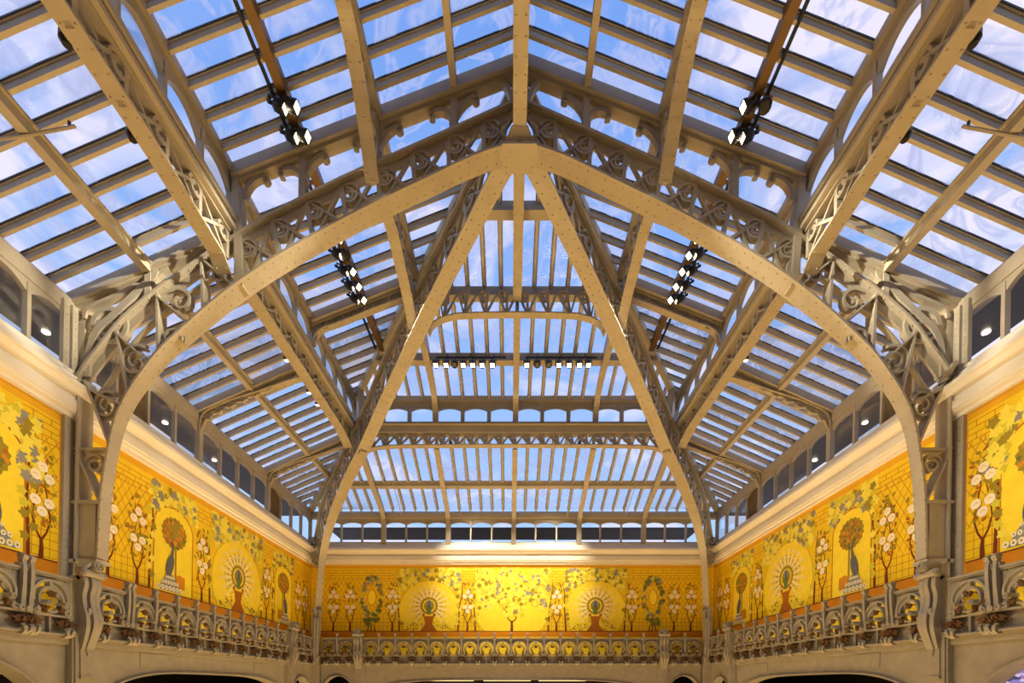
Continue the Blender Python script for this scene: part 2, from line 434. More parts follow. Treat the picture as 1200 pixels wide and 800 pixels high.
    for y in (6, 8, 10, 11.9, 13.6):
        mb = MB(); mb.box(*(sorted((sd*4.3, sd*4.58))+[y, y+.05, 10.93, 10.99])); mb.build('cross_clip', RAIL, r)

mb = MB(); mb.prism([(DB-.14, 7.45), (DB-.14, 7.66), (DB-.05, 7.76), (DB+.1, 7.78), (DB+.1, 7.45)], lambda p: (-9, p[0], p[1]), lambda p: (9, p[0], p[1]))
one('eave_beam', 'beige eave beam above the back wall windows', 'beam', mb)
mb = MB(); mb.box(-5.9, 5.9, B3-.14, B3+.12, 10.36, 10.54)
one('head_beam', 'beam over the row of small windows at the back clerestory', 'beam', mb)
mb = MB(); mb.box(-5.95, 5.95, B3-.22, B3+.15, 9.18, 9.42); mb.box(-5.95, 5.95, B3-.10, B3+.1, 9.40, 9.56); mb.box(-5.95, 5.95, B3-.3, B3+.1, 9.42, 9.47)
one('sill_beam', 'wide beam under the small windows of the back clerestory', 'beam', mb)
def hip_z(y): return UZ+(B3-y)*HP
for y, nm in ((15.26, 'carrying the row of fourteen spotlights'), (13.42, 'over the scrolled cross truss'), (11.62, 'highest, under the apex plate')):
    hx = XG*(y-RD)/(B3-RD); zz = hip_z(y)
    mb = MB(); mb.box(-hx, hx, y-.07, y+.1, zz-.30, zz-.04); mb.box(-hx, hx, y-.12, y+.14, zz-.33, zz-.28)
    one('hip_purlin', 'horizontal purlin of the far hip roof, %s' % nm, 'beam', mb)
mb = MB(); mb.box(-8.0, 8.0, 18.9, 19.2, 8.22, 8.36); mb.box(-8.0, 8.0, 18.85, 19.1, 8.36, 8.41)
one('hip_purlin', 'long horizontal purlin halfway up the back lower roof', 'beam', mb)

# ridge beam
r = thing('ridge_beam', 'riveted ridge beam running straight overhead to the apex plate', 'beam', (0, 8.8, 11.1))
P = [(0, FRONT, 11.12), (0, 9.25, 11.12)]
mb = MB(); mb.sweep(P, (1, 0, 0), .265, .04); mb.rivets([(0, 4, 11.12), (0, 9.25, 11.12)], (1, 0, 0), .265, .04, side=1, step=.25, r=.022); mb.rivets([(0, 4, 11.12), (0, 9.25, 11.12)], (1, 0, 0), .265, .04, side=-1, step=.25, r=.022); mb.build('flange', PAINT, r)
mb = MB(); mb.box(-.04, .04, FRONT, 9.3, 11.14, 12.8); mb.box(-.12, .12, FRONT, 9.6, 12.62, 12.86); mb.build('web_plate', PAINT, r)

# deep arched purlins
def deep(sd, path, y0, y1, label):
    L = side[sd]; P = smooth([(y, z) for y, z in path], 5); x = sd*2.9
    r = thing('arched_purlin', label, 'beam', (x, y0, path[0][1]))
    pts = [(x, p[0], p[1]) for p in P]
    mb = MB(); mb.sweep(pts, (1, 0, 0), .26, .035); mb.rivets(pts, (1, 0, 0), .26, .035, side=1, r=.02); mb.rivets(pts, (1, 0, 0), .26, .035, side=-1, r=.02); mb.build('flange', PAINT, r)
    up = [(y0, 11.55), (y1, 11.55 if sd and y1 < 10 else min(11.55, hip_z(y1)-.15))]
    mb = MB(); web(mb, [(p[0], p[1]) for p in P], up, 5, lambda p: (x, p[0], p[1]), (1, 0, 0), .1, .05); mb.build('lattice', PAINT, r)
    mb = MB(); mb.sweep([(x, up[0][0], up[0][1]), (x, up[1][0], up[1][1])], (1, 0, 0), .22, .16); mb.build('top_chord', PAINT, r)
for sd in (-1, 1):
    L = side[sd]
    deep(sd, [(6.0, 10.0), (6.45, 10.5), (7.0, 10.92), (7.55, 11.12), (8.14, 10.92), (8.67, 10.49), (9.14, 9.97)], 5.9, 9.3, 'deep arched purlin dropping to the big arch, %s of the ridge' % L)
    deep(sd, [(9.7, 10.15), (10.1, 10.36), (10.65, 10.47), (11.3, 10.38), (12.2, 10.26), (12.9, 9.98)], 9.6, 13.1, 'short curved purlin between big arch and %s diagonal rib' % L)

# longitudinal lattice girders
def girder(sd, y0, y1, label, bend):
    x = sd*XG
    r = thing('lattice_girder', label, 'girder', (x, y0, 8.6))
    pts = [(x, y0, 8.72)] + [(x, y0+(y1-y0)*k/14, 8.66) for k in range(1, 13)] + [(x, y1-.25, 8.6-bend*.35), (x, y1, 8.6-bend)]
    mb = MB(); mb.sweep(pts, (1, 0, 0), .30, .04); mb.rivets(pts, (1, 0, 0), .30, .04, side=1, r=.022, step=.25); mb.rivets(pts, (1, 0, 0), .30, .04, side=-1, r=.022, step=.25); mb.build('bottom_flange', PAINT, r)
    mb = MB(); n = int((y1-y0)/.78)
    web(mb, [(y0, 8.7), (y1, 8.62)], [(y0, 9.22), (y1, 9.22)], n, lambda p: (x, p[0], p[1]), (1, 0, 0), .14, .05); mb.build('lattice', PAINT, r)
    mb = MB(); mb.sweep([(x, y0, 9.25), (x, y1, 9.25)], (1, 0, 0), .42, .09); mb.sweep([(x, y0, 9.18), (x, y1, 9.18)], (1, 0, 0), .24, .06); mb.build('top_chord', PAINT, r)
for sd in (-1, 1):
    L = side[sd]
    girder(sd, FRONT, 9.28, 'long riveted lattice girder in front of the big arch, upper %s' % L, .3)
    girder(sd, 9.75, 16.3, 'riveted lattice girder behind the big arch on the %s' % L, .15)

# ------------------------------------------------------------------ the big arch
low_h = [(0, 10.98), (.9, 10.68), (1.89, 10.21), (3.05, 9.65), (3.91, 9.19), (4.78, 8.69), (5.47, 8.24), (6.1, 7.76), (6.69, 7.25), (7.18, 6.8), (7.54, 6.36), (7.86, 5.89), (8.09, 5.37), (8.22, 4.79), (8.34, 3.92), (8.40, 2.6)]
up_h = [(0, 11.88), (1.8, 11.07), (3.6, 10.26), (5.0, 9.54), (5.7, 9.12), (6.2, 8.79), (6.9, 8.3), (7.5, 7.85), (8.0, 7.4), (8.4, 6.9), (8.7, 6.5), (8.9, 6.2)]
lat1 = (0, 1, 0); y1 = B1
root = thing('roof_arch', 'great riveted iron arch spanning the whole hall from wall to wall', 'arch', (0, y1, 2.6))
for sd in (-1, 1):
    lp = smooth(low_h, 4); upp = smooth(up_h, 4)
    path = [(sd*p[0], y1, p[1]) for p in lp]
    wd = [.40-.14*max(0, min(1, (k/len(path)-.45)/.4)) for k in range(len(path))]
    mb = MB(); mb.sweep(path, lat1, wd, .045)
    for s2 in (1, -1): mb.rivets(path, lat1, .30, .045, side=s2, step=.2, r=.022, rows=(-.36, .36))
    mb.build('lower_chord', PAINT, root)
    path = [(sd*p[0], y1, p[1]) for p in upp]
    mb = MB(); mb.sweep(path, lat1, .30, .05); mb.sweep([(p[0]-sd*.05, p[1], p[2]-.09) for p in path], lat1, .05, .15)
    mb.rivets([(p[0], p[1], p[2]) for p in path], lat1, .30, .05, side=1, step=.2, r=.02); mb.rivets(path, lat1, .30, .05, side=-1, step=.2, r=.02)
    mb.build('upper_chord', PAINT, root)
    mp = lambda p, sd=sd: (sd*p[0], y1, p[1])
    # lattice over the middle
    mb = MB()
    lo = [p for p in lp if p[0] <= 5.6]; uu = [p for p in upp if p[0] <= 5.75]
    web(mb, lo, uu, 8, mp, lat1, .13, .05, 'x'); mb.build('lattice', PAINT, root)
    mb = MB(); mb.bar(mp((5.62, 8.1)), mp((5.75, 10.4)), lat1, .26, .14); mb.build('strut', PAINT, root)
    # lit haunch: upright plates, slanted bars and scrolls
    mb = MB()
    for a, b in (((6.35, 7.55), (6.40, 8.62)), ((7.25, 6.75), (7.28, 7.95)), ((7.85, 5.95), (8.10, 7.2)), ((8.2, 4.9), (8.72, 6.2))):
        mb.bar(mp(a), mp(b), lat1, .24, .05)
    for a, b in (((5.75, 8.12), (6.35, 8.62)), ((6.6, 7.35), (7.3, 7.92)), ((7.42, 6.55), (8.12, 7.18)), ((7.95, 5.7), (8.92, 6.14)), ((8.26, 4.81), (8.9, 4.81)), ((8.36, 3.75), (8.9, 3.75)), ((8.36, 3.72), (8.86, 4.72))):
        mb.bar(mp(a), mp(b), lat1, .26, .035)
    mb.build('stiffener_plate', PAINT, root)
    for c, rr, a0, tn in (((7.72, 6.62), .33, 120, -1.6), ((8.3, 5.72), .28, 120, -1.6), ((8.52, 4.52), .2, 20, 1.3), ((7.0, 7.1), .2, 200, -1.1), ((6.85, 7.85), .24, 60, 1.0), ((6.08, 8.38), .2, 60, 1.1)):
        mb = MB(); mb.sweep([mp(p) for p in spiral2(c, rr, a0, tn, 30, .3)], lat1, .16, .045)
        mb.sweep([(q[0], y1, q[2]) for q in [mp(p) for p in spiral2(c, rr*1.12, a0, tn*.5, 20, .7)]], lat1, .05, .06)
        mb.blob(mp((c[0]+.02, c[1])), rr*.22, .07, rr*.2); mb.build('scroll', PAINT, root)
    # curved inner bands that follow the haunch
    mb = MB(); mb.sweep([mp(p) for p in smooth([(5.9, 8.6), (6.7, 8.0), (7.4, 7.45), (7.9, 6.9), (8.25, 6.3), (8.55, 5.9)], 4)], lat1, .10, .04)
    mb.build('haunch_band', PAINT, root)
    # box foot
    mb = MB(); x0, x1 = sorted((sd*8.45, sd*8.86)); mb.box(x0, x1, y1-.1, y1+.1, 2.55, 3.72); mb.box(*(sorted((sd*8.36, sd*8.92))+[y1-.17, y1+.17, 2.5, 2.57])); mb.box(*(sorted((sd*8.36, sd*8.92))+[y1-.15, y1+.15, 3.7, 3.75]))
    mb.rivets([(sd*8.6, y1-.1, 2.7), (sd*8.6, y1-.1, 3.6)], (1, 0, 0), .2, 0, side=1, step=.14, r=.016, rows=(0,)); mb.rivets([(sd*8.6, y1-.1, 2.7), (sd*8.6, y1-.1, 3.6)], (1, 0, 0), .2, 0, side=-1, step=.14, r=.016, rows=(0,))
    mb.build('foot_box', PAINT, root)
    # uprights with curled brackets between arch and rafter
    for x in (1.35, 2.9, 4.4):
        zb = 11.88-.45*x; zr = 12.5-.39*x
        mb = MB(); mb.bar(mp((x, zb)), mp((x, zr)), lat1, .2, .13)
        for d in (-1, 1):
            k = .42
            pts = [(x+d*.05, zr-k*1.25)]+[(x+d*(k-k*math.cos(a)), zr-k*1.25+k*1.05*math.sin(a)-d*.39*(k-k*math.cos(a))) for a in [q*PI/2/6 for q in range(1, 7)]]
            mb.sweep([mp(p) for p in pts], lat1, .12, .09)
            e = pts[-1]; mb.sweep([mp(p) for p in arc2((e[0]+d*.02, e[1]-.07), .06, 90, 90-d*230, 8)], lat1, .1, .035)
            g = .26; mb.prism([(x, zb-.05), (x+d*g, zb-d*g*.45), (x+d*g*.45, zb+g*.35-d*.1), (x+d*g*.12, zb+g*1.3)], lambda p: (sd*p[0], y1-.03, p[1]), lambda p: (sd*p[0], y1+.03, p[1]))
        mb.build('bracket', PAINT, root)
    mb = MB(); pts = [(5.55, 9.9)]+[(5.6-.42*(1-math.cos(a)), 9.9+.5*math.sin(a)) for a in [q*PI/2/6 for q in range(1, 7)]]
    mb.sweep([mp(p) for p in pts], lat1, .12, .09); mb.sweep([mp(p) for p in arc2((5.16, 10.34), .06, 90, 320, 8)], lat1, .1, .035); mb.build('bracket', PAINT, root)
    mb = MB(); pts = [(.14, 11.7)]+[(.16+.4*(1-math.cos(a)), 11.8+.62*math.sin(a)) for a in [q*PI/2/6 for q in range(1, 7)]]
    mb.sweep([mp(p) for p in pts], lat1, .12, .09); mb.build('bracket', PAINT, root)
    # corner bracket with the big ring between column, rafter and arch
    mb = MB()
    mb.sweep([mp(p) for p in smooth([(8.72, 6.3), (8.68, 6.8), (8.52, 7.25), (8.2, 7.55), (7.8, 7.95), (7.45, 8.28), (7.36, 8.42), (7.42, 8.5)], 5)], lat1, .16, .13)
    mb.sweep([mp(p) for p in arc2((8.28, 7.35), .34, 0, 330, 22)], lat1, .14, .09)
    mb.sweep([mp(p) for p in spiral2((8.33, 7.33), .2, 40, -1.1, 16, .4)], lat1, .12, .08)
    mb.sweep([mp(p) for p in smooth([(8.8, 7.5), (8.75, 7.68), (8.55, 7.8), (8.2, 7.95), (7.8, 8.15)], 4)], lat1, .14, .06)
    mb.build('corner_bracket', PAINT, root)
    mb = MB(); mb.bar(mp((7.5, 7.85)), mp((7.5, 8.5)), lat1, .18, .12)
    for d in (-1, 1):
        k = .38; pts = [(7.5+d*.05, 7.9)]+[(7.5+d*(k-k*math.cos(a)), 8.0+.33*math.sin(a)-d*.2*(1-math.cos(a))) for a in [q*PI/2/5 for q in range(1, 6)]]
        mb.sweep([mp(p) for p in pts], lat1, .12, .07)
    mb.build('bracket', PAINT, root)
mb = MB()
hexp = [(-.34, -.26), (.34, -.26), (.40, .0), (.24, .36), (-.24, .36), (-.40, .0)]
plate = lambda dz: (lambda p: (p[0], y1+p[1]*.9, 10.93+dz-abs(p[0])*.12))
mb.prism(hexp, plate(-.05), plate(.0)); mb.prism([(-.3, -.30), (.3, -.30), (.16, -.62), (-.16, -.62)], lambda p: (p[0], y1+p[1]*.5, 10.93+(-p[1]-.3)*.5), lambda p: (p[0], y1+p[1]*.5+.02, 10.98+(-p[1]-.3)*.5))
for ix in range(-3, 4):
    for yy in (-.18, .02, .2): mb.blob((ix*.09, y1+yy, 10.875-abs(ix*.09)*.12), .018, .018, .014)
mb.build('apex_plate', PAINT, root)

# columns under the arch, against the walls
for sd in (-1, 1):
    L = side[sd]
    r = thing('wall_column', 'riveted iron column against the %s wall under the big arch' % L, 'column', (sd*8.95, y1, 2.0))
    mb = MB(); mb.box(*(sorted((sd*9.0, sd*8.93))+[y1-.28, y1+.3, .95, 5.4])); mb.rivets([(sd*8.93, y1-.2, 1.2), (sd*8.93, y1-.2, 5.3)], (0, 1, 0), .1, .0, side=sd, step=.14, r=.02, rows=(0,)); mb.build('back_plate', PAINT, r)
    mb = MB(); mb.box(*(sorted((sd*8.93, sd*8.80))+[y1-.03, y1+.03, .95, 7.6])); mb.box(*(sorted((sd*8.82, sd*8.78))+[y1-.17, y1+.17, .95, 6.2])); mb.build('shaft', PAINT, r)
    mb = MB()
    for yy in (-.3, -.12): mb.box(*(sorted((sd*8.98, sd*8.9))+[y1+yy-.07, y1+yy+.05, 6.2, 7.65]))
    mb.rivets([(sd*8.9, y1-.3, 6.4), (sd*8.9, y1-.3, 7.6)], (0, 1, 0), .1, 0, side=sd, step=.15, r=.018, rows=(0,)); mb.rivets([(sd*8.9, y1-.12, 6.4), (sd*8.9, y1-.12, 7.6)], (0, 1, 0), .1, 0, side=sd, step=.15, r=.018, rows=(0,))
    mb.build('upper_post', PAINT, r)

# ------------------------------------------------------------------ diagonal ribs
hip_l = [(0, 11.15), (.06, 11.02), (.129, 10.72), (.23, 10.31), (.322, 9.88), (.48, 9.06), (.625, 8.22), (.72, 7.78), (.811, 7.24), (.87, 6.8), (.91, 6.34), (.945, 5.8), (.965, 5.3), (.98, 4.5), (1.0, 3.1), (1.0, 2.0)]
hip_u = [(.02, 12.35), (.129, 11.75), (.322, 10.95), (.48, 10.3), (.62, 9.4), (.72, 8.95), (.86, 8.35), (.955, 7.7), (.995, 6.9), (1.03, 6.2), (1.035, 5.4)]
DX, DY = 8.39, 10.46; LEN = math.hypot(DX, DY)
for sd in (-1, 1):
    L = side[sd]
    r = thing('diagonal_rib', 'riveted diagonal rib curving from the apex down to the far %s corner' % L, 'rib', (sd*DX, B1+DY, 2.0))
    lat = (DY/LEN, -sd*DX/LEN*1.0, 0)
    lat = Vector((DY, -sd*DX, 0)).normalized()
    mp = lambda p, sd=sd: (sd*DX*p[0]/LEN, B1+DY*p[0]/LEN, p[1])
    lp = [(p[0]*LEN, p[1]) for p in smooth(hip_l, 4)]; upp = [(p[0]*LEN, p[1]) for p in smooth(hip_u, 3)]
    P = [mp(p) for p in lp]
    wd = [.40-.14*max(0, min(1, (k/len(P)-.5)/.3)) for k in range(len(P))]
    mb = MB(); mb.sweep(P, lat, wd, .045)
    for s2 in (1, -1): mb.rivets(P, lat, .30, .045, side=s2, step=.22, r=.024, rows=(-.33, .33))
    mb.build('lower_chord', PAINT, r)
    mb = MB(); mb.sweep([mp(p) for p in upp], lat, .30, .06); mb.sweep([mp((p[0], p[1]-.1)) for p in upp], lat, .06, .15); mb.build('upper_chord', PAINT, r)
    a = [p for p in lp if p[0]/LEN <= .62]; b = [p for p in upp if p[0]/LEN <= .64]
    mb = MB(); web(mb, a, b, 9, mp, lat, .13, .05)
    a = [p for p in lp if .62 <= p[0]/LEN and p[1] > 4.9]; b = [p for p in upp if p[0]/LEN >= .62]
    web(mb, a, b, 7, mp, lat, .13, .05); mb.build('lattice', PAINT, r)
    mb = MB(); mb.bar(mp((.632*LEN, 8.1)), mp((.66*LEN, 10.5)), lat, .22, .22); mb.build('strut', PAINT, r)
    # sheathed foot
    mb = MB()
    for k in (-1, 1): mb.tube([Vector(mp((LEN*1.0, z)))+lat*k*.10+Vector((0, -.06, 0)) for z in (3.4, 3.0, 2.6, 2.2)], [.07, .08, .07, .06], 8)
    q = Vector(mp((LEN, 3.0))); mb.box(q.x-.2, q.x+.2, q.y-.16, q.y+.1, 3.2, 3.3); mb.build('foot_sheath', STONE, r)

# ------------------------------------------------------------------ cross trusses
def cross(name, label, y, low, zup, n, w, orn=.7):
    P = smooth(low, 5)
    r = thing(name, label, 'truss', (low[0][0], y, low[0][1]))
    pts = [(p[0], y, p[1]) for p in P]
    mb = MB(); mb.sweep(pts, (0, 1, 0), w, .035)
    for s2 in (1, -1): mb.rivets(pts, (0, 1, 0), w, .035, side=s2, step=.25, r=.018)
    mb.build('lower_flange', PAINT, r)
    mb = MB()
    inner = [p for p in P]
    web(mb, [(p[0], p[1]) for p in inner], [(p[0], zup(p[0])) for p in inner], n, lambda p: (p[0], y, p[1]), (0, 1, 0), .1, .045, 'a'); mb.build('scroll_lattice', PAINT, r)
    return r
for sd in (-1, 1):
    L = side[sd]
    for y, nm in ((B2, 'halfway to the corner'), (B3, 'last before the corner')):
        low = [(sd*8.96, 7.3), (sd*8.93, 7.6), (sd*8.78, 7.82), (sd*8.4, 8.03), (sd*7.2, 8.42), (sd*6.4, 8.7), (sd*5.95, 8.8)]
        cross('bracket_arch', 'small arched bracket truss on the %s wall, %s' % (L, nm), y, low, lambda x: 7.55+(9.0-abs(x))*.467, 9, .2)
    low = [(sd*5.78, 9.75), (sd*5.72, 9.98), (sd*5.5, 10.18), (sd*5.0, 10.36), (sd*4.0, 10.76), (sd*3.2, 11.05)]
    cross('bracket_arch', 'small arched truss with scrolls from the %s clerestory to the diagonal rib' % L, B2, low, lambda x: 10.24+(5.85-abs(x))*.37, 6, .2)
lowc = [(-2.5, 10.05), (-2.42, 10.25), (-2.2, 10.42), (-1.8, 10.54), (-1.3, 10.58), (0, 10.60), (1.3, 10.58), (1.8, 10.54), (2.2, 10.42), (2.42, 10.25), (2.5, 10.05)]
cross('cross_truss', 'arched cross truss with scrolls between the two diagonal ribs, above the spotlights', B2, lowc, lambda x: 11.36, 9, .22)
lowb = [(-5.62, 8.2), (-5.5, 8.42), (-5.3, 8.57), (-5.0, 8.66), (-4.4, 8.71), (-3, 8.73), (0, 8.74), (3, 8.73), (4.4, 8.71), (5.0, 8.66), (5.3, 8.57), (5.5, 8.42), (5.62, 8.2)]
cross('cross_truss', 'widest scrolled lattice truss across the far end above the back roof', B3-.1, lowb, lambda x: 9.14, 22, .24)

# ribs of the hip end
def hrib(label, x, path, w=.2):
    P = smooth(path, 4)
    r = thing('roof_rib', label, 'rib', (x, path[0][0], path[0][1]))
    pts = [(x, p[0], p[1]) for p in P]
    mb = MB(); mb.sweep(pts, (1, 0, 0), w, .04)
    for s2 in (1, -1): mb.rivets(pts, (1, 0, 0), w, .04, side=s2, step=.3, r=.02)
    mb.build('flange', PAINT, r)
    mb = MB()
    def top(y): return hip_z(y)-.06 if y < B3 and path[0][1] > 9 else EZ-.1+(ED-y)*(TZ-EZ)/(ED-B3)-.05
    for i in range(len(P)-1):
        a, b = P[i], P[i+1]; ta, tb = max(top(a[0]), a[1]+.05), max(top(b[0]), b[1]+.05)
        mb.hexa([(x-.05, a[0], a[1]), (x+.05, a[0], a[1]), (x+.05, b[0], b[1]), (x-.05, b[0], b[1]), (x-.05, a[0], ta), (x+.05, a[0], ta), (x+.05, b[0], tb), (x-.05, b[0], tb)])
    mb.build('web_plate', PAINT, r)
upc = [(16.72, 9.55), (16.6, 9.95), (16.25, 10.3), (15.4, 10.6), (14.2, 10.85)]
hrib('slender roof rib on the centre line above the cross truss', 0, [(13.1, 10.95), (12.3, 11.05), (11.5, 11.12), (10.6, 11.12), (9.9, 11.08)], .24)
hrib('slender roof rib on the centre line between the two rows of spotlights', 0, [(16.72, 9.55), (16.6, 9.95), (16.25, 10.3), (15.4, 10.5), (14.2, 10.62), (13.2, 10.62)], .2)
for sd in (-1, 1): hrib('slender roof rib at the %s end of the spotlight row' % side[sd], sd*2.9, [(16.72, 9.55), (16.6, 9.95), (16.25, 10.3), (15.4, 10.5), (14.2, 10.55), (13.5, 10.4)], .2)
for x, nm in ((0, 'on the centre line'), (-2.9, 'left of centre'), (2.9, 'right of centre'), (-5.75, 'farthest left'), (5.75, 'farthest right')):
    hrib('curved rib of the back lower roof above the yellow wall, %s' % nm, x, [(20.36, 6.3), (20.34, 7.1), (20.2, 7.48), (19.6, 7.78), (18.6, 8.13), (17.6, 8.55), (17.0, 8.75)])

# ------------------------------------------------------------------ murals
MC = {'gold': (240, 202, 22), 'disc': (250, 220, 50), 'line': (196, 122, 20), 'band': (204, 128, 16), 'olive': (158, 136, 32), 'leaf': (216, 200, 52), 'lime': (244, 224, 74), 'grey': (148, 142, 126), 'dark': (112, 110, 40), 'trunk': (118, 52, 10), 'white': (246, 232, 196), 'bird': (96, 98, 98), 'orange': (214, 140, 22), 'edge': (226, 170, 24), 'brown': (176, 104, 20), 'green': (104, 122, 66)}
MK = list(MC); MM = [mat('mural_'+k, MC[k], .55, var=.05, scale=4, spec=.25) for k in MK]
class Mural:
    def __init__(s, mp, a, b, seed):
        s.mp = mp; s.mb = MB(); s.a = a; s.b = b; s.rnd = random.Random(seed); s.k = 0
        s.poly([(a, 1.2), (b, 1.2), (b, 5.41), (a, 5.41)], 'gold', .004)
        s.poly([(a, 2.2), (b, 2.2), (b, 2.45), (a, 2.45)], 'band', .007); s.poly([(a, 5.24), (b, 5.24), (b, 5.40), (a, 5.40)], 'edge', .006)
        s.line([(a, 2.45), (b, 2.45)], .03, 'trunk', .009)
    def poly(s, pts, col, off):
        s.mb.add([s.mp(p[0], p[1], off) for p in pts], [tuple(range(len(pts)))], MK.index(col))
    def line(s, pts, w, col, off, w1=None):
        n = len(pts)
        for i in range(n-1):
            (x0, z0), (x1, z1) = pts[i], pts[i+1]; d = math.hypot(x1-x0, z1-z0)
            if d < 1e-6: continue
            nx, nz = -(z1-z0)/d/2, (x1-x0)/d/2
            wa = w if w1 is None else w+(w1-w)*i/(n-1); wb = w if w1 is None else w+(w1-w)*(i+1)/(n-1)
            s.poly([(x0+nx*wa, z0+nz*wa), (x0-nx*wa, z0-nz*wa), (x1-nx*wb, z1-nz*wb), (x1+nx*wb, z1+nz*wb)], col, off)
    def ell(s, c, rx, rz, col, off, n=20, rot=0.0):
        cr, sr = math.cos(rot), math.sin(rot)
        s.poly([(c[0]+rx*math.cos(t)*cr-rz*math.sin(t)*sr, c[1]+rx*math.cos(t)*sr+rz*math.sin(t)*cr) for t in [2*PI*k/n for k in range(n)]], col, off)
    def leaf(s, c, r, col, off):      # lobed leaf
        a0 = s.rnd.random()*2*PI; n = 10
        s.poly([(c[0]+r*(1 if k % 2 else .62)*math.cos(a0+2*PI*k/n), c[1]+r*(1 if k % 2 else .62)*math.sin(a0+2*PI*k/n)) for k in range(n)], col, off)
    def off(s, base): s.k = (s.k+1) % 400; return base+s.k*.00002
    def trellis(s, a, b, z0, z1, st=.17):
        k = 0; x = a
        while x <= b: s.line([(x, z0), (x, z1)], .014, 'line', .006); x += st
        z = z0
        while z <= z1: s.line([(a, z), (b, z)], .014, 'line', .0065); z += st
    def diamonds(s, a, b, z0, z1, st=.2):
        h = z1-z0; x = a-h/1.6
        while x < b+h/1.6:
            for d in (1, -1):
                pts = []
                for k in range(25):
                    zz = z0+h*k/24; xx = x+d*(zz-z0)/1.6+(0 if d > 0 else h/1.6)
                    if a <= xx <= b: pts.append((xx, zz))
                if len(pts) > 1: s.line([pts[0], pts[-1]], .014, 'line', .006)
            x += st
    def bricks(s, a, b, z0, z1):
        z = z0; row = 0
        while z <= z1+.001:
            s.line([(a, z), (b, z)], .016, 'line', .0062)
            x = a+(.17 if row % 2 else 0)
            if z+.12 <= z1+.01:
                while x <= b: s.line([(x, z), (x, z+.12)], .016, 'line', .0062); x += .34
            z += .12; row += 1
    def rose(s, x, h=1.0, flip=1):
        z0 = 2.46
        s.line([(x, z0), (x+.01, z0+.22), (x, z0+.36)], .10, 'trunk', .011, .06)
        for d in (-1, 1):
            s.line([(x, z0+.34), (x+d*.1, z0+.5), (x+d*.17, z0+.75), (x+d*.13, z0+1.05), (x+d*.05, z0+1.4), (x+d*.1, z0+1.9)], .045, 'trunk', .0112, .015)
        for k in range(46):
            zz = z0+.62+1.5*s.rnd.random(); wv = .34*(1-abs((zz-z0-1.3))*.55)
            xx = x+(s.rnd.random()*2-1)*wv
            s.ell((xx, zz), .06, .032, 'olive' if k % 3 else 'brown', s.off(.012), 7, s.rnd.random()*PI)
        for cz, pat in ((z0+.98, ((-.13, .09), (.13, .09), (0, -.1))), (z0+1.62, ((-.13, -.08), (.13, -.08), (0, .11)))):
            for dx, dz in pat:
                s.ell((x+dx, cz+dz), .105, .1, 'white', .0222, 9); s.line([(x+dx-.05, cz+dz), (x+dx, cz+dz+.03), (x+dx+.04, cz+dz-.02)], .012, 'edge', .0226)
    def vine(s, x, lean=0.0):
        s.line([(x, 2.46), (x+lean*.3, 3.0), (x-.02+lean*.5, 3.5), (x+.04+lean, 4.1), (x+lean*1.5, 4.6)], .075, 'trunk', .0105, .03)
        for k in range(9):
            s.leaf((x+lean*k/9+s.rnd.uniform(-.12, .12), 2.8+k*.2), .11, s.rnd.choice(['leaf', 'leaf', 'olive', 'lime']), s.off(.012))
    def canopy(s, a, b, z0, z1, n, hole=None, cols=('leaf', 'lime', 'olive', 'grey', 'leaf', 'lime', 'lime', 'lime')):
        n = int(n*1.9)
        for k in range(n):
            p = (s.rnd.uniform(a, b), s.rnd.uniform(z0, z1))
            if hole and math.hypot(p[0]-hole[0], p[1]-hole[1]) < hole[2]: continue
            s.leaf(p, s.rnd.uniform(.08, .14), s.rnd.choice(cols), s.off(.0125))
    def disc(s, x, r=1.33, zc=3.36):
        pts = [(x+(r+.03)*math.cos(t), zc+(r+.03)*math.sin(t)) for t in [math.radians(-42+264*k/48) for k in range(49)]]
        s.poly([(p[0], max(2.46, p[1])) for p in pts], 'edge', .0075)
        pts = [(x+r*math.cos(t), zc+r*math.sin(t)) for t in [math.radians(-42+264*k/48) for k in range(49)]]
        s.poly([(p[0], max(2.46, p[1])) for p in pts], 'disc', .0085)
        c = (x, zc+.22)                                   # fan of feathers
        s.ell(c, .38, .38, 'olive', .0112, 24); s.ell(c, .29, .29, 'disc', .0116, 24); s.ell(c, .22, .24, 'olive', .0118, 20)
        for k in range(31):
            t = math.radians(-50+280*k/30); ct, st = math.cos(t), math.sin(t)
            s.line([(c[0]+.30*ct, c[1]+.30*st), (c[0]+.74*ct, c[1]+.74*st)], .02, 'grey' if k % 2 else 'white', .0105, .05)
            if k % 2 == 0:
                s.ell((c[0]+.86*ct, c[1]+.86*st), .055, .055, 'white', .0122, 9); s.ell((c[0]+.86*ct, c[1]+.86*st), .02, .02, 'edge', .0126, 6)
            else: s.ell((c[0]+.66*ct, c[1]+.66*st), .03, .03, 'white', .0124, 7)
            s.ell((c[0]+.46*ct, c[1]+.46*st), .022, .022, 'white', .0125, 6)
        for k in range(46):
            t = math.radians(-48+276*k/45)
            if not 55 < (-48+276*k/45) < 125: s.ell((c[0]+1.02*math.cos(t)*.98, c[1]-.12+1.02*math.sin(t)), .018, .018, 'white', .0121, 5)
        s.ell((c[0], c[1]+.1), .15, .16, 'grey', .013, 14); s.ell((c[0], c[1]-.16), .11, .24, 'green', .0134, 14); s.ell((c[0], c[1]+.05), .06, .17, 'bird', .0138, 10)
        u = 2.46                                            # urn
        s.poly([(x-.38, u), (x+.38, u), (x+.16, u+.3), (x+.2, u+.55), (x+.26, u+.66), (x-.26, u+.66), (x-.2, u+.55), (x-.16, u+.3)], 'brown', .0136)
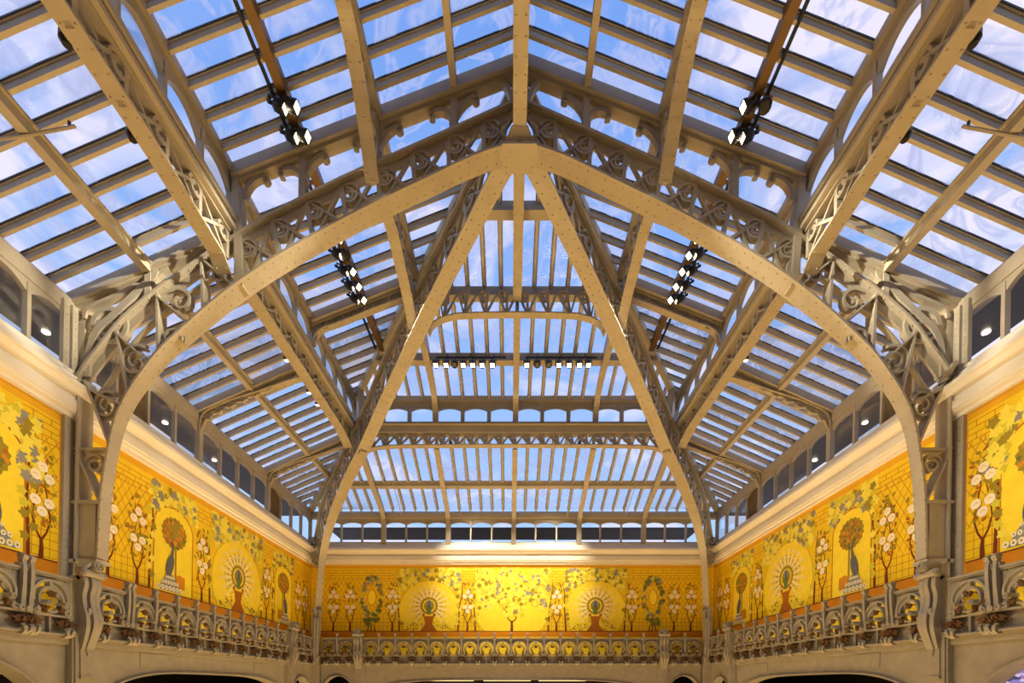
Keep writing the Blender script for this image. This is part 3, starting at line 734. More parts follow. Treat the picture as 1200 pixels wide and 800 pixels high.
        for d in (-1, 1):
            s.ell((x+d*.24, u+.72), .07, .07, 'brown', .0137, 9)
            for k in range(34):
                q = s.rnd.random(); s.ell((x+d*(.24+q*.75), u+.04+s.rnd.random()*(.62-q*.5)), .04, .025, s.rnd.choice(['olive', 'brown', 'leaf']), s.off(.011), 6, s.rnd.random()*PI)
    def niche(s, x, hw=.66, flip=1):
        top = 4.69-hw*.8
        def arch(g): return [(x-hw-g, 2.46), (x+hw+g, 2.46)]+[(x+(hw+g)*math.cos(t), top+(hw*.8+g)*math.sin(t)) for t in [PI*k/18 for k in range(19)]]
        s.poly(arch(.04), 'line', .0075); s.poly(arch(0), 'disc', .0085)
        s.line([(x+.06*flip, 2.7), (x+.05*flip, 3.9)], .07, 'olive', .0105)
        s.poly([(x+.05*flip, 2.62), (x+.42*flip, 2.62), (x+.42*flip, 2.95), (x+.2*flip, 3.0), (x+.05*flip, 2.92)], 'orange', .0104)
        n = 36; cz = 4.05
        s.poly([(x+.47*(1 if k % 2 else .9)*math.cos(2*PI*k/n), cz+.43*(1 if k % 2 else .9)*math.sin(2*PI*k/n)) for k in range(n)], 'olive', .011)
        for k in range(60):
            q = s.rnd.random()**.5*.4; t = s.rnd.random()*2*PI
            s.leaf((x+q*math.cos(t), cz+q*.92*math.sin(t)), .06, s.rnd.choice(['orange', 'brown', 'dark', 'olive', 'orange']), s.off(.0115))
        bx_ = x-.16*flip                                     # long-tailed bird
        s.ell((bx_, 3.16), .13, .31, 'bird', .0255, 16, -.25*flip)
        s.line([(bx_+.06*flip, 3.38), (bx_+.1*flip, 3.6), (bx_+.08*flip, 3.74)], .10, 'bird', .0257, .045); s.ell((bx_+.07*flip, 3.77), .05, .045, 'bird', .0259, 8); s.line([(bx_+.06*flip, 3.8), (bx_+.03*flip, 3.9)], .02, 'bird', .0259)
        s.poly([(bx_-.12, 2.95), (bx_+.1, 2.95), (bx_+.4, 2.5), (bx_-.36, 2.5)], 'grey', .025)
        for row, (zz, n, r) in enumerate(((2.86, 5, .035), (2.72, 6, .05), (2.57, 7, .065))):
            for k in range(n):
                sp = .11+.13*row; xx = bx_+.02+(k/(n-1)*2-1)*(sp+.02); s.ell((xx, zz), r*.9, r, 'white', .0262, 9); s.ell((xx, zz), r*.35, r*.4, 'olive', .0266, 6)
    def wreath(s, x):
        for k in range(80):
            t = s.rnd.random()*2*PI; q = s.rnd.uniform(.75, 1.05)
            s.leaf((x+.45*q*math.cos(t), 3.95+.92*q*math.sin(t)), .1, s.rnd.choice(['dark', 'olive', 'green', 'leaf', 'grey']), s.off(.012))
        s.ell((x, 3.95), .2, .36, 'line', .0108, 18); s.ell((x, 3.95), .17, .33, 'disc', .0112, 18)
        s.poly([(x-.26, 4.45), (x+.26, 4.45), (x+.18, 4.62), (x-.18, 4.62)], 'edge', .0112)
        for k in range(14): s.leaf((x+s.rnd.uniform(-.3, .3), s.rnd.uniform(2.75, 3.0)), .12, s.rnd.choice(['green', 'dark', 'olive']), s.off(.012))
        for d in (-.16, 0, .16): s.line([(x+d, 2.46), (x+d*.6, 2.8)], .06, 'trunk', .0105, .03)
    def bigtree(s, x):
        r = 1.67
        s.poly([(p[0], max(2.46, p[1])) for p in [(x+r*math.cos(t), 3.5+1.5*math.sin(t)) for t in [math.radians(-45+270*k/40) for k in range(41)]]], 'disc', .0085)
        s.line([(x, 2.46), (x, 2.75), (x-.02, 2.92)], .13, 'trunk', .0105, .09)
        for d in (-1, 1): s.line([(x, 2.85), (x+d*.18, 3.0), (x+d*.2, 3.25), (x+d*.45, 3.55), (x+d*.8, 3.9)], .06, 'trunk', .0106, .02)
        s.canopy(x-1.65, x+1.65, 3.95, 5.2, 260); s.canopy(x-.5, x+.5, 3.15, 3.9, 36); s.canopy(x-1.5, x-.9, 3.45, 4.0, 22); s.canopy(x+.9, x+1.5, 3.45, 4.0, 22); s.canopy(x-1, x+1, 3.7, 4.3, 60)
    def done(s, label):
        return tag(s.mb.build('mural', MM), label, 'mural')
for sd in (-1, 1):
    L = side[sd]; mp = lambda q, z, o, sd=sd: (sd*(HW-o), q, z)
    m = Mural(mp, 9.76, DB-.03, 11+sd)
    m.trellis(9.76, DB-.03, 2.5, 3.1); m.diamonds(9.76, 11.5, 3.1, 4.9); m.diamonds(18.8, 20.4, 3.1, 4.9)
    for a, b in ((9.76, 11.5), (13.0, 13.75), (16.5, 17.4), (18.8, 20.4)): m.bricks(a, b, 4.75, 5.2)
    m.disc(15.13); m.niche(12.25, .68, 1); m.niche(18.1, .64, -1)
    for x in (10.25, 11.05, 13.35, 16.87, 19.3, 19.95): m.rose(x)
    for x, l in ((11.42, .05), (13.72, -.1), (16.52, .1), (17.3, 0)): m.vine(x, l)
    m.canopy(11.4, 13.1, 4.5, 5.15, 70, (12.25, 4.1, .66)); m.canopy(13.8, 16.5, 4.3, 5.2, 190, (15.13, 3.36, 1.38)); m.canopy(17.3, 18.9, 4.55, 5.15, 60, (18.1, 4.1, .64))
    m.done('yellow garden mural on the %s wall between the big arch and the back corner' % L)
    m = Mural(mp, 2.0, 9.13, 21+sd)
    m.trellis(2.0, 9.13, 2.5, 3.1); m.diamonds(8.5, 9.13, 3.1, 4.8)
    m.bricks(8.45, 9.13, 4.7, 5.2); m.niche(7.8, .68, -1); m.rose(8.80); m.vine(8.57, -.05); m.rose(6.7); m.vine(7.0, .05); m.disc(5.0); m.rose(3.2); m.canopy(3.7, 6.4, 4.3, 5.2, 150, (5.0, 3.36, 1.38))
    m.canopy(6.9, 8.7, 4.5, 5.1, 60, (7.8, 4.1, .7)); m.canopy(8.35, 8.75, 3.9, 4.6, 14)
    m.done('yellow garden mural at the near end of the %s wall, cut by the frame' % L)
m = Mural(lambda q, z, o: (q, DB-o, z), -8.95, 8.95, 5)
m.trellis(-8.95, 8.95, 2.5, 3.15)
for a, b in ((-8.9, -5.0), (5.0, 8.9)): m.bricks(a, b, 4.8, 5.2); m.diamonds(a, b, 3.15, 4.8)
for a, b in ((-2.4, -1.6), (1.6, 2.4)): m.bricks(a, b, 4.5, 5.2)
m.disc(-3.7); m.disc(3.7); m.bigtree(0)
for x in (-1.98, 1.98, -5.32, 5.32, -7.2, 7.2, -7.95, 7.95): m.rose(x)
for x, l in ((-2.4, .12), (2.4, -.12), (-1.62, -.1), (1.62, .1), (-5.0, -.1), (5.0, .1)): m.vine(x, l)
m.wreath(-6.25); m.wreath(6.25)
for c in (-3.7, 3.7): m.canopy(c-1.35, c+1.35, 4.3, 5.2, 210, (c, 3.36, 1.38), ('leaf', 'lime', 'olive', 'grey', 'leaf', 'lime', 'lime'))
m.done('long yellow garden mural on the back wall with two fan discs and a central tree')

# ------------------------------------------------------------------ balustrades (local frame: x along, -y to the hall, z up from its foot)
def loc_obj(name, mb, m, parent, smooth=False):
    return mb.build(name, m, parent, world=False, smooth=smooth)
BAY = .71
def ring_mesh():
    mb = MB(); z0 = .66
    # pierced plate
    n = 32; hw, zl, zh = .335, .37, 1.08; R = .30
    inner = [(R*math.cos(2*PI*k/n), z0+.02+R*math.sin(2*PI*k/n)) for k in range(n)]
    outer = []
    for k in range(n):
        c, s_ = math.cos(2*PI*k/n), math.sin(2*PI*k/n); q = min(hw/max(abs(c), 1e-6), ((zh-z0-.02) if s_ > 0 else (z0+.02-zl))/max(abs(s_), 1e-6)); outer.append((q*c, z0+.02+q*s_))
    vs = [(p[0], .0, p[1]) for p in inner]+[(p[0], .0, p[1]) for p in outer]+[(p[0], .03, p[1]) for p in inner]+[(p[0], .03, p[1]) for p in outer]; fs = []
    for k in range(n):
        j = (k+1) % n; fs += [(k, j, n+j, n+k), (2*n+k, 3*n+k, 3*n+j, 2*n+j), (k, 2*n+k, 2*n+j, j)]
    mb.add(vs, fs)
    mb.sweep([(p[0], -.02, p[1]) for p in arc2((0, z0+.02), .315, -15, 195, 24)], (0, 1, 0), .12, .04)
    mb.sweep([(p[0], -.03, p[1]) for p in arc2((0, z0-.015), .225, 0, 345, 26)], (0, 1, 0), .12, .04, closed=True)
    mb.box(-.03, .03, -.07, .03, z0+.2, z0+.32)
    for d in (-1, 1):
        mb.tube([(d*.17, .0, z0-.09), (d*.165, -.2, z0-.09)], .05, 12)
        mb.sweep([(d*.165+p[0], -.2, z0-.09+p[1]) for p in spiral2((0, 0), .047, 90, d*1.6, 20, .25)], (0, 1, 0), .03, .016)
        mb.sweep([(d*.285+p[0], -.06, .43+p[1]) for p in spiral2((0, 0), .062, 90, d*1.6, 20, .25)], (0, 1, 0), .1, .022)
    mb.box(-.02, .02, -.05, .03, .03, .37)
    return mb
def leaf_mesh(seed):
    mb = MB(); rn = random.Random(seed)
    def spray(c, dirs, r):
        for a in dirs:
            t = math.radians(a); p = (c[0]+r*.75*math.cos(t), c[1]-.03, c[2]+r*.75*math.sin(t))
            dx, dz = math.cos(t), math.sin(t)
            pts = [(p[0]-dx*r*.6, p[2]-dz*r*.6), (p[0]-dz*r*.33, p[2]+dx*r*.33), (p[0]+dx*r*.6, p[2]+dz*r*.6), (p[0]+dz*r*.33, p[2]-dx*r*.33)]
            mb.prism(pts, lambda q: (q[0], p[1]-.03, q[1]), lambda q: (q[0], p[1]+.01, q[1]))
        for k in range(4): mb.blob((c[0]+rn.uniform(-.03, .03), c[1]-.06, c[2]+rn.uniform(-.03, .03)), .024, .024, .024)
    spray((0, -.04, .775), (0, 180, -30, -150, -90, -60, -120), .07)
    for d in (-1, 1):
        spray((d*.125, -.06, .49), (90-d*90, -90, 90-d*140, 90-d*30), .065)
        mb.tube([(0, -.05, .775), (d*.10, -.02, .76), (d*.19, -.02, .66), (d*.19, -.02, .56), (d*.125, -.07, .49)], .012, 5)
    return mb
def flower_mesh():
    mb = MB()
    for a in (0, 35, 90, 145, 180, 215, -35):
        t = math.radians(a); r = .11 if a in (0, 180, 215, -35) else .08
        dx, dz = math.cos(t), math.sin(t); c = (r*dx, .24+r*.55*dz)
        mb.prism([(c[0]-dx*r*.7, c[1]-dz*r*.4), (c[0]-dz*.045, c[1]+dx*.04), (c[0]+dx*r*.9, c[1]+dz*r*.5), (c[0]+dz*.045, c[1]-dx*.04)], lambda q: (q[0], -.10, q[1]), lambda q: (q[0], -.04, q[1]))
    for k in range(6): mb.blob((.05*math.cos(k), -.11, .24+.04*math.sin(k*1.7)), .026, .03, .026)
    mb.tube([(0, -.07, .22), (0, -.08, .12)], .022, 6)
    return mb
def hook_mesh():
    mb = MB()
    for d in (-1, 1): mb.sweep([(d*.008, -.02, .0), (d*.02, -.10, -.03), (d*.04, -.16, .02), (d*.06, -.17, .09), (d*.075, -.14, .13)], (1, 0, 0), .055, .03)
    mb.box(-.06, .06, -.1, .0, -.04, .03)
    return mb
def post_mesh():
    mb = MB()
    prof_ = [(-.02, .37), (-.03, .55), (-.05, .8), (-.06, 1.05), (-.05, 1.2), (-.02, 1.27)]
    mb.sweep([(0, p[0]-.02, p[1]) for p in smooth(prof_, 3)], (1, 0, 0), [.10, .09, .085, .08, .075, .07, .065, .065, .065, .065, .065, .065, .07, .075, .08, .085][:16], .07)
    mb.box(-.02, .02, -.02, .05, .37, 1.2)
    mb.sweep([(0, -.03, 1.22), (0, -.10, 1.26), (0, -.12, 1.31), (0, -.08, 1.34), (0, -.03, 1.33)], (1, 0, 0), .085, .035)
    mb.tube([(-.05, -.06, 1.31), (.05, -.06, 1.31)], .045, 10)
    mb.box(-.055, .055, -.08, .02, 1.14, 1.2)
    for d in (-1, 1):
        mb.sweep([(d*.055+p[0], -.07, .41+p[1]) for p in spiral2((0, 0), .055, 90, -d*1.6, 20, .25)], (0, 1, 0), .12, .022)
    return mb
PROTO = {}
def inst(name, parent, x, mbf, m, *a):
    if name not in PROTO:
        o = loc_obj(name, mbf(*a), m, parent); PROTO[name] = o
    else:
        o = PROTO[name].copy(); C.objects.link(o); o.parent = parent; o.matrix_parent_inverse = Matrix()
    o.location = (x, 0, 0); return o
def balustrade(label, loc, rz, x0, x1, rings, posts):
    r = thing('balustrade', label, 'balustrade', loc, 'gallery balustrades', rz)
    mb = MB(); mb.box(x0, x1, -.07, .05, 1.09, 1.13); mb.box(x0, x1, -.04, .03, 1.06, 1.09); loc_obj('top_rail', mb, STONE, r)
    mb = MB(); mb.box(x0, x1, -.08, .05, .34, .38); mb.box(x0, x1, -.12, .05, .0, .035); mb.box(x0, x1, -.05, .05, -.03, .0); loc_obj('bottom_rail', mb, STONE, r)
    mb = MB(); mb.box(x0, x1, .02, .04, .035, .34)
    cov = sorted(rings); edges = [x0]+[e for c in cov for e in (c-.335, c+.335)]+[x1]
    for k in range(0, len(edges), 2):
        if edges[k+1]-edges[k] > .005: mb.box(edges[k], edges[k+1], .0, .03, .37, 1.08)
    # slim strips where a pier leaves a gap
    loc_obj('back_plate', mb, STONE, r)
    for x in rings: inst('ring_panel', r, x, ring_mesh, STONE); inst('leaf_ornament', r, x, leaf_mesh, BRONZE, 3)
    for x in posts: inst('post', r, x, post_mesh, STONE)
    fl = list(posts)
    for e in (x0, x1):
        if all(abs(e-p) > .2 for p in posts): fl.append(e+(.16 if e == x0 else -.16))
    for x in fl: inst('flower_ornament', r, x, flower_mesh, BRONZE); inst('hook', r, x, hook_mesh, STONE)
    return r
BX, ZB = 8.5, .95
long_posts = [10.17, 10.29]+[10.95+.71*k for k in range(9)]
long_rings = [9.74, 10.62]+[11.305+.71*k for k in range(8)]+[16.99]
BY = 19.87
for sd in (-1, 1):
    L = side[sd]; rz = PI/2 if sd < 0 else -PI/2
    f = (lambda v: [q for q in v]) if sd < 0 else (lambda v: [-q for q in v])
    lo = lambda a, b: (a, b) if sd < 0 else (-b, -a)
    a, b = lo(9.36, 17.42); balustrade('scrolled railing section along the %s gallery, longest on that side' % L, (sd*BX, 0, ZB), rz, a, b, f(long_rings), f(long_posts))
    a, b = lo(17.9, 19.62); balustrade('short two-ring railing section in the far %s corner of the side gallery' % L, (sd*BX, 0, ZB), rz, a, b, f([18.35, 19.09]), f([18.72]))
    a, b = lo(6.1, 8.9); balustrade('scrolled railing section at the near end of the %s gallery' % L, (sd*BX, 0, ZB), rz, a, b, f([8.47, 7.55, 6.84]), f([8.11, 7.98, 7.2, 6.49]))
    xs = sorted((sd*8.1, sd*6.8)); balustrade('short two-ring railing section on the back gallery, %s end' % L, (0, BY, ZB), 0, xs[0], xs[1], [sd*7.82, sd*7.12], [sd*7.47])
ps = [-5.68+.71*k for k in range(17)]
balustrade('long railing section across the back wall between the two piers', (0, BY, ZB), 0, -6.3, 6.3, [-6.035]+[p+.355 for p in ps[:-1]]+[6.035], ps)

# piers
def pier_meshes():
    A = MB(); A.box(-.21, .21, -.05, .16, -3.9, .1); A.box(-.17, .17, -.08, .14, .1, 1.15); A.box(-.25, .25, -.02, .12, -3.9, .0)
    A.box(-.13, .13, -.075, -.05, -.75, -.12); A.box(-.14, .14, -.09, -.05, -.80, -.75)
    Bm = MB(); pr = [(-.06, -.2), (-.13, .0), (-.2, .25), (-.19, .45), (-.14, .65), (-.13, .85), (-.17, 1.02), (-.16, 1.15), (-.10, 1.25)]
    S = smooth(pr, 4)
    for x, w in ((-.14, .09), (0, .11), (.14, .09)):
        Bm.sweep([(x*(.55+.45*min(1, max(0, (p[1]+.2)/.5))), p[0]-(.03 if x == 0 else 0), p[1]) for p in S], (1, 0, 0), w, .07)
    Bm.sweep([(0, p[0]+.06, p[1]) for p in S], (1, 0, 0), [.16+.2*min(1, max(0, (p[1]+.2)/.4)) for p in S], .1)
    Bm.prism([(-.16, .1), (.16, .1), (.05, -.12), (0, -.35), (-.05, -.12)], lambda q: (q[0], -.10, q[1]), lambda q: (q[0], -.03, q[1]))
    for x in (-.09, .09): Bm.blob((x, -.2, .52), .05, .05, .08, n=8, m=6)
    Cm = MB(); Cm.tube([(-.2, -.2, 1.27), (.2, -.2, 1.27)], .075, 12)
    for d in (-1, 1): Cm.blob((d*.2, -.2, 1.27), .06, .09, .085, n=10, m=6)
    Cm.tube([(0, -.32, 1.42), (0, .0, 1.42)], .105, 14)
    Cm.sweep([(p[0], -.33, 1.42+p[1]) for p in spiral2((0, 0), .1, 200, 1.5, 22, .25)], (0, 1, 0), .03, .025)
    Cm.sweep([(-.17, -.1, 1.22), (-.19, -.14, 1.36), (-.1, -.16, 1.47)], (0, 1, 0), .2, .05)
    Cm.box(-.18, .18, -.16, .1, 1.13, 1.2)
    return A, Bm, Cm
pieces = None
def pier(label, loc, rz):
    global pieces
    r = thing('ornate_pier', label, 'pier', loc, 'ornate piers of the gallery', rz)
    if pieces is None:
        A, Bm, Cm = pier_meshes(); pieces = [loc_obj('shaft', A, STONE, r), loc_obj('console', Bm, STONE, r), loc_obj('scroll_capital', Cm, STONE, r)]
    else:
        for o in pieces: c = o.copy(); C.objects.link(c); c.parent = r
    return r
for sd in (-1, 1):
    L = side[sd]; rz = PI/2 if sd < 0 else -PI/2
    pier('large scroll-topped pier under the foot of the big arch on the %s' % L, (sd*8.46, 9.13, ZB), rz)
    pier('scroll-topped pier near the far end of the %s gallery' % L, (sd*8.46, 17.66, ZB), rz)
    pier('scroll-topped pier in the back gallery railing, %s of centre' % L, (sd*6.55, BY, ZB), 0)
    r = thing('corner_pier', 'slim ribbed pier in the far %s corner below the diagonal rib' % L, 'pier', (sd*8.42, 19.8, -3.0))
    mb = MB(); mb.box(*(sorted((sd*8.62, sd*8.25))+[19.68, 20.05, -3.0, 1.3])); mb.box(*(sorted((sd*8.58, sd*8.3))+[19.7, 20.0, 1.3, 2.3])); mb.build('shaft', STONE, r)
    mb = MB()
    for dx, dy in ((-.1, 0), (.1, 0), (0, -.03)): mb.tube([(sd*8.4+dx, 19.66+dy, z) for z in (.8, 1.2, 1.6, 2.0, 2.5, 2.9)], [.05, .07, .08, .06, .07, .05], 8)
    mb.box(*(sorted((sd*8.6, sd*8.2))+[19.58, 19.72, 1.22, 1.3])); mb.build('ribbed_console', STONE, r)

# arched fascia girders under the balustrades
def fascia(label, mp, s0, s1, crown, zs, ex, n=44):
    r = thing('arched_girder', label, 'girder', mp(s0, .9, 0))
    mb = MB(); arc = []
    for k in range(n+1):
        t = k/n; s = s0+(s1-s0)*t; v = max(0.0, 1-abs(2*t-1)**ex)**.5; arc.append((s, zs+(crown-zs)*v))
    for k in range(n):
        (a, za), (b, zb) = arc[k], arc[k+1]
        mb.hexa([mp(a, za, 0), mp(b, zb, 0), mp(b, zb, .06), mp(a, za, .06), mp(a, .92, 0), mp(b, .92, 0), mp(b, .92, .06), mp(a, .92, .06)])
    mb.hexa([mp(s0, .8, .0), mp(s1, .8, .0), mp(s1, .8, .13), mp(s0, .8, .13), mp(s0, .95, 0), mp(s1, .95, 0), mp(s1, .95, .13), mp(s0, .95, .13)])
    mb.build('web_plate', STONE, r)
    mb = MB(); d = Vector(mp(0, 0, 1))-Vector(mp(0, 0, 0)); P = [mp(a, z-.015, -.06) for a, z in arc]
    mb.sweep(P, d, .36, .04); mb.rivets([mp(a, z+.05, .06) for a, z in arc], d.cross(Vector((0, 0, 1))), .1, .0, side=1, step=.16, r=.016, rows=(0,))
    mb.build('soffit_flange', STONE, r)
    if s1-s0 > 7:
        for q in (.21, .79):
            a, b = s0+(s1-s0)*q-.4, s0+(s1-s0)*q+.4
            mb = MB(); mb.hexa([mp(a, .46, .05), mp(b, .46, .05), mp(b, .46, .075), mp(a, .46, .075), mp(a, .78, .05), mp(b, .78, .05), mp(b, .78, .075), mp(a, .78, .075)]); mb.build('splice_plate', STONE, r)
    return r
for sd in (-1, 1):
    L = side[sd]; mp = lambda s, z, o, sd=sd: (sd*(8.62-o), s, z)
    fascia('long flat-arched girder under the %s gallery railing' % L, mp, 9.36, 17.44, .37, -.7, 4)
    fascia('round-arched girder under the near %s gallery railing' % L, mp, 5.3, 8.9, .53, -1.6, 2.2)
    fascia('small round-arched girder in the far %s corner of the side gallery' % L, mp, 17.9, 19.66, .42, -.6, 2)
    mb_ = None
    xs = sorted((sd*8.2, sd*6.78)); fascia('small round-arched girder at the %s end of the back gallery' % L, lambda s, z, o: (s, 19.97-o, z), xs[0], xs[1], .48, -.35, 2)
fascia('long flat-arched girder under the back gallery railing', lambda s, z, o: (s, 19.97-o, z), -6.32, 6.32, .31, -.5, 4)

# ------------------------------------------------------------------ spotlights
def spot_meshes():
    A = MB(); A.tube([(0, 0, .0), (0, 0, -.03), (0, 0, -.16), (0, 0, -.17)], [.075, .092, .098, .092], 14)
    A.tube([(0, 0, .04), (0, 0, .0)], .04, 10)
    Bm = MB(); Bm.add([(.08*math.cos(2*PI*k/4+PI/4), .08*math.sin(2*PI*k/4+PI/4), -.175) for k in range(4)], [tuple(range(4))])
    Cm = MB(); Cm.sweep([(-.105, 0, -.06), (-.105, 0, .07), (.105, 0, .07), (.105, 0, -.06)], (0, 1, 0), .03, .01); Cm.box(-.02, .02, -.02, .02, .07, .14)
    return A, Bm, Cm
SP = {}
def spotlight(label, loc, aim, lit, power=0, group='track spotlights', scale=1.0, cone=44):
    o = thing('spotlight', label, 'spotlight', loc, group)
    d = (W(aim)-o.location).normalized()
    o.rotation_mode = 'QUATERNION'; o.rotation_quaternion = (-d).to_track_quat('Z', 'Y'); o.scale = (scale,)*3
    key = lit
    if key not in SP:
        A, Bm, Cm = spot_meshes()
        a = loc_obj('housing', A, DARKM, o, True); b = loc_obj('lens', Bm, LAMP if lit else DARKM, o); c = loc_obj('yoke', Cm, DARKM, o); SP[key] = [a, b, c]
    else:
        for q in SP[key]: c = q.copy(); C.objects.link(c); c.parent = o
    if lit and power > 0:
        ld = bpy.data.lights.new('spot_beam', 'SPOT'); ld.energy = power; ld.color = (1.0, .88, .66); ld.spot_size = math.radians(cone); ld.spot_blend = .9; ld.shadow_soft_size = .06
        lo_ = bpy.data.objects.new('spot_beam', ld); C.objects.link(lo_)
        lo_.location = o.location+d*.22*scale; lo_.rotation_mode = 'QUATERNION'; lo_.rotation_quaternion = (-d).to_track_quat('Z', 'Y')
    return o
PW = 1250
near_rows = [(8.52, 'front'), (8.98, 'second')]
far_rows = [(10.45, 'first'), (10.9, 'second'), (11.32, 'third'), (11.76, 'fourth'), (12.2, 'fifth'), (12.62, 'last')]
for sd in (-1, 1):
    L = side[sd]
    for y, nm in near_rows:
        for x, cn in ((4.3, 'inner'), (4.52, 'outer')):
            dark = sd > 0 and nm == 'front' and cn == 'outer'
            spotlight('%s %s spotlight of the near cluster on the %s track, %s pair' % ('unlit black' if dark else 'lit', cn, L, nm), (sd*x, y, 10.76), (sd*-9, y1-(.9 if cn == 'outer' else 1.8), 4.9) if not dark else (sd*3, y-4, 4), not dark, PW if not dark else 0, scale=1.15, cone=34)
    for y, nm in far_rows:
        for x, cn in ((4.3, 'inner'), (4.52, 'outer')):
            if nm == 'first' and cn == 'inner' or nm == 'second' and cn == 'outer': continue
            dark = sd < 0 and nm == 'third' and cn == 'inner'
            spotlight('%s %s spotlight of the far cluster on the %s track, %s in line' % ('unlit black' if dark else 'lit', cn, L, nm), (sd*x, y, 10.66), (sd*-9, y+(-.3 if y < 11.5 else 2.2), 5.0) if cn == 'outer' else (sd*-5, y-4, 0), not dark, PW*(1.0 if cn == 'outer' else .12) if not dark else 0, scale=1.1)
r = thing('lighting_track', 'short black lighting track under the hip purlin in the middle', 'track', (0, 15.0, 10.72))
for a, b in ((-2.62, -.35), (.3, 2.62)):
    mb = MB(); mb.box(a, b, 15.0, 15.04, 10.70, 10.735)
    for k in range(3): q = a+(b-a)*(k+.5)/3; mb.box(q-.015, q+.015, 15.0, 15.04, 10.735, 10.82)
    mb.build('rail', DARKM, r)
ordn = ['first', 'second', 'third', 'fourth', 'fifth', 'sixth', 'seventh']
for sd, pxs, dk in ((-1, (511, 523, 533, 543, 554, 565, 577), (2,)), (1, (617.5, 629.5, 643, 655, 667, 679, 689.5), (1, 2))):
    for i, px in enumerate(pxs):
        x = (px-600)*15.0/540-.145; dark = i in dk
        spotlight('%s spotlight, %s from the left in the %s half of the centre row' % ('unlit black' if dark else 'lit', ordn[i], side[sd]), (x, 15.02, 10.58), (x*.9, 8.5, -3) if not dark else (x, 12, 5), not dark, PW*.12 if not dark else 0, 'spotlights of the centre row', 1.15)

for x, nm in ((-2.4, 'left'), (0, 'middle'), (2.4, 'right')):  # added floodlights, tucked out of sight to brighten the back mural
    spotlight('small floodlight behind the widest scrolled truss, %s one of three' % nm, (x, 17.12, 9.06), (x*.6, DB-.2, 5.0), True, 2000, 'floodlights behind the widest truss', .6, 56)
for sd in (-1, 1):  # added out-of-view spots that brighten the arch haunches
    spotlight('lit spotlight nearest the viewer on the %s track, above the picture' % side[sd], (sd*4.4, 5.6, 10.76), (-sd*7.5, 9.42, 7.35), True, 27000, 'track spotlights', 1.15, 18)
# small fixtures
for sd in (-1, 1):
    L = side[sd]
    for i, (y, nm) in enumerate(((12.25, 'nearest'), (13.6, 'middle'), (14.2, 'farthest'))):
        if sd > 0 and i: continue
        r = thing('downlight', 'tiny lit downlight beside the flange of the %s far girder, %s' % (L, nm if sd < 0 else 'below the clerestory'), 'light', (sd*6.1, y, 8.72))
        mb = MB(); mb.box(*(sorted((sd*6.04, sd*6.16))+[y-.05, y+.05, 8.66, 8.74])); mb.build('case', DARKM, r)
        mb = MB(); mb.add([(sd*6.05, y-.04, 8.655), (sd*6.15, y-.04, 8.655), (sd*6.15, y+.04, 8.655), (sd*6.05, y+.04, 8.655)], [(0, 1, 2, 3)]); mb.build('lens', LAMP, r)
    for y, nm in ((6.2, 'nearer'), (7.28, 'farther')):
        mb = MB(); mb.tube([(sd*6.1, y, 8.76), (sd*6.1, y, 8.68), (sd*6.1, y, 8.62)], [.09, .09, .05], 12)
        one('dome_camera', 'black dome fixture on the outer edge of the near %s girder, %s one' % (L, nm), 'camera', mb, DARKM)
    r = thing('window_rod', 'thin yellow opener rod crossing the near purlin on the %s' % L, 'rod', (sd*7.5, 7.0, 8.4))
    mb = MB(); mb.tube([(sd*8.6, 7.02, 8.24), (sd*7.5, 7.0, 8.36), (sd*6.72, 6.98, 8.48)], .022, 6); mb.build('bar', PAINT, r)
    mb = MB(); mb.box(*(sorted((sd*6.80, sd*6.83))+[6.97, 7.0, 8.48, 8.56])); mb.build('catch', DARKM, r)
    # corner floodlight
    r = thing('floodlight', 'small box floodlight at the cornice in the far %s corner' % L, 'light', (sd*8.7, 19.9, 6.2))
    mb = MB(); mb.box(*(sorted((sd*8.58, sd*8.82))+[19.8, 19.98, 6.24, 6.42])); mb.build('case', STONE, r)
    mb = MB(); mb.box(*(sorted((sd*8.45, sd*8.95))+[19.85, 19.9, 6.1, 6.13])); mb.tube([(sd*8.7, 19.9, 6.12), (sd*8.7, 19.9, 6.26)], .02, 6); mb.build('bracket', DARKM, r)
    # rods on the back slope
    for x, nm in ((4.95, 'outer'), (2.35, 'inner')):
        mb = MB(); mb.tube([(sd*x, 18.7, 8.3), (sd*x*.985, 20.2, 7.35)], .016, 6)
        one('window_rod', 'thin opener rod on the back roof, %s one on the %s' % (nm, L), 'rod', mb, PAINT)
    # soffit downlights seen through the windows
    for y, nm in ((9.9, 'behind the near window'), (12.5, 'behind the pane past the arch'), (13.3, 'beside the first bracket arch'), (15.5, 'towards the corner')):
        mb = MB(); mb.tube([(sd*10.1, y, 7.62), (sd*10.1, y, 7.59)], .07, 14)
        one('downlight', 'round lit downlight outside the %s windows, %s' % (L, nm), 'light', mb, LAMPB)
r = thing('mirror_panel', 'small framed floodlight panel standing on the right cornice by the column', 'panel', (8.75, 9.1, 6.12))
mb = MB(); mb.hexa([(8.62, 9.2, 6.14), (8.62, 9.42, 6.14), (8.68, 9.42, 6.14), (8.68, 9.2, 6.14), (8.78, 9.2, 6.5), (8.78, 9.42, 6.5), (8.84, 9.42, 6.5), (8.84, 9.2, 6.5)]); mb.build('frame', STONE, r)
mb = MB(); mb.add([(8.63, 9.09, 6.18), (8.63, 9.38, 6.18), (8.765, 9.38, 6.46), (8.765, 9.09, 6.46)], [(0, 1, 2, 3)]); mb.build('face', LOUV, r)

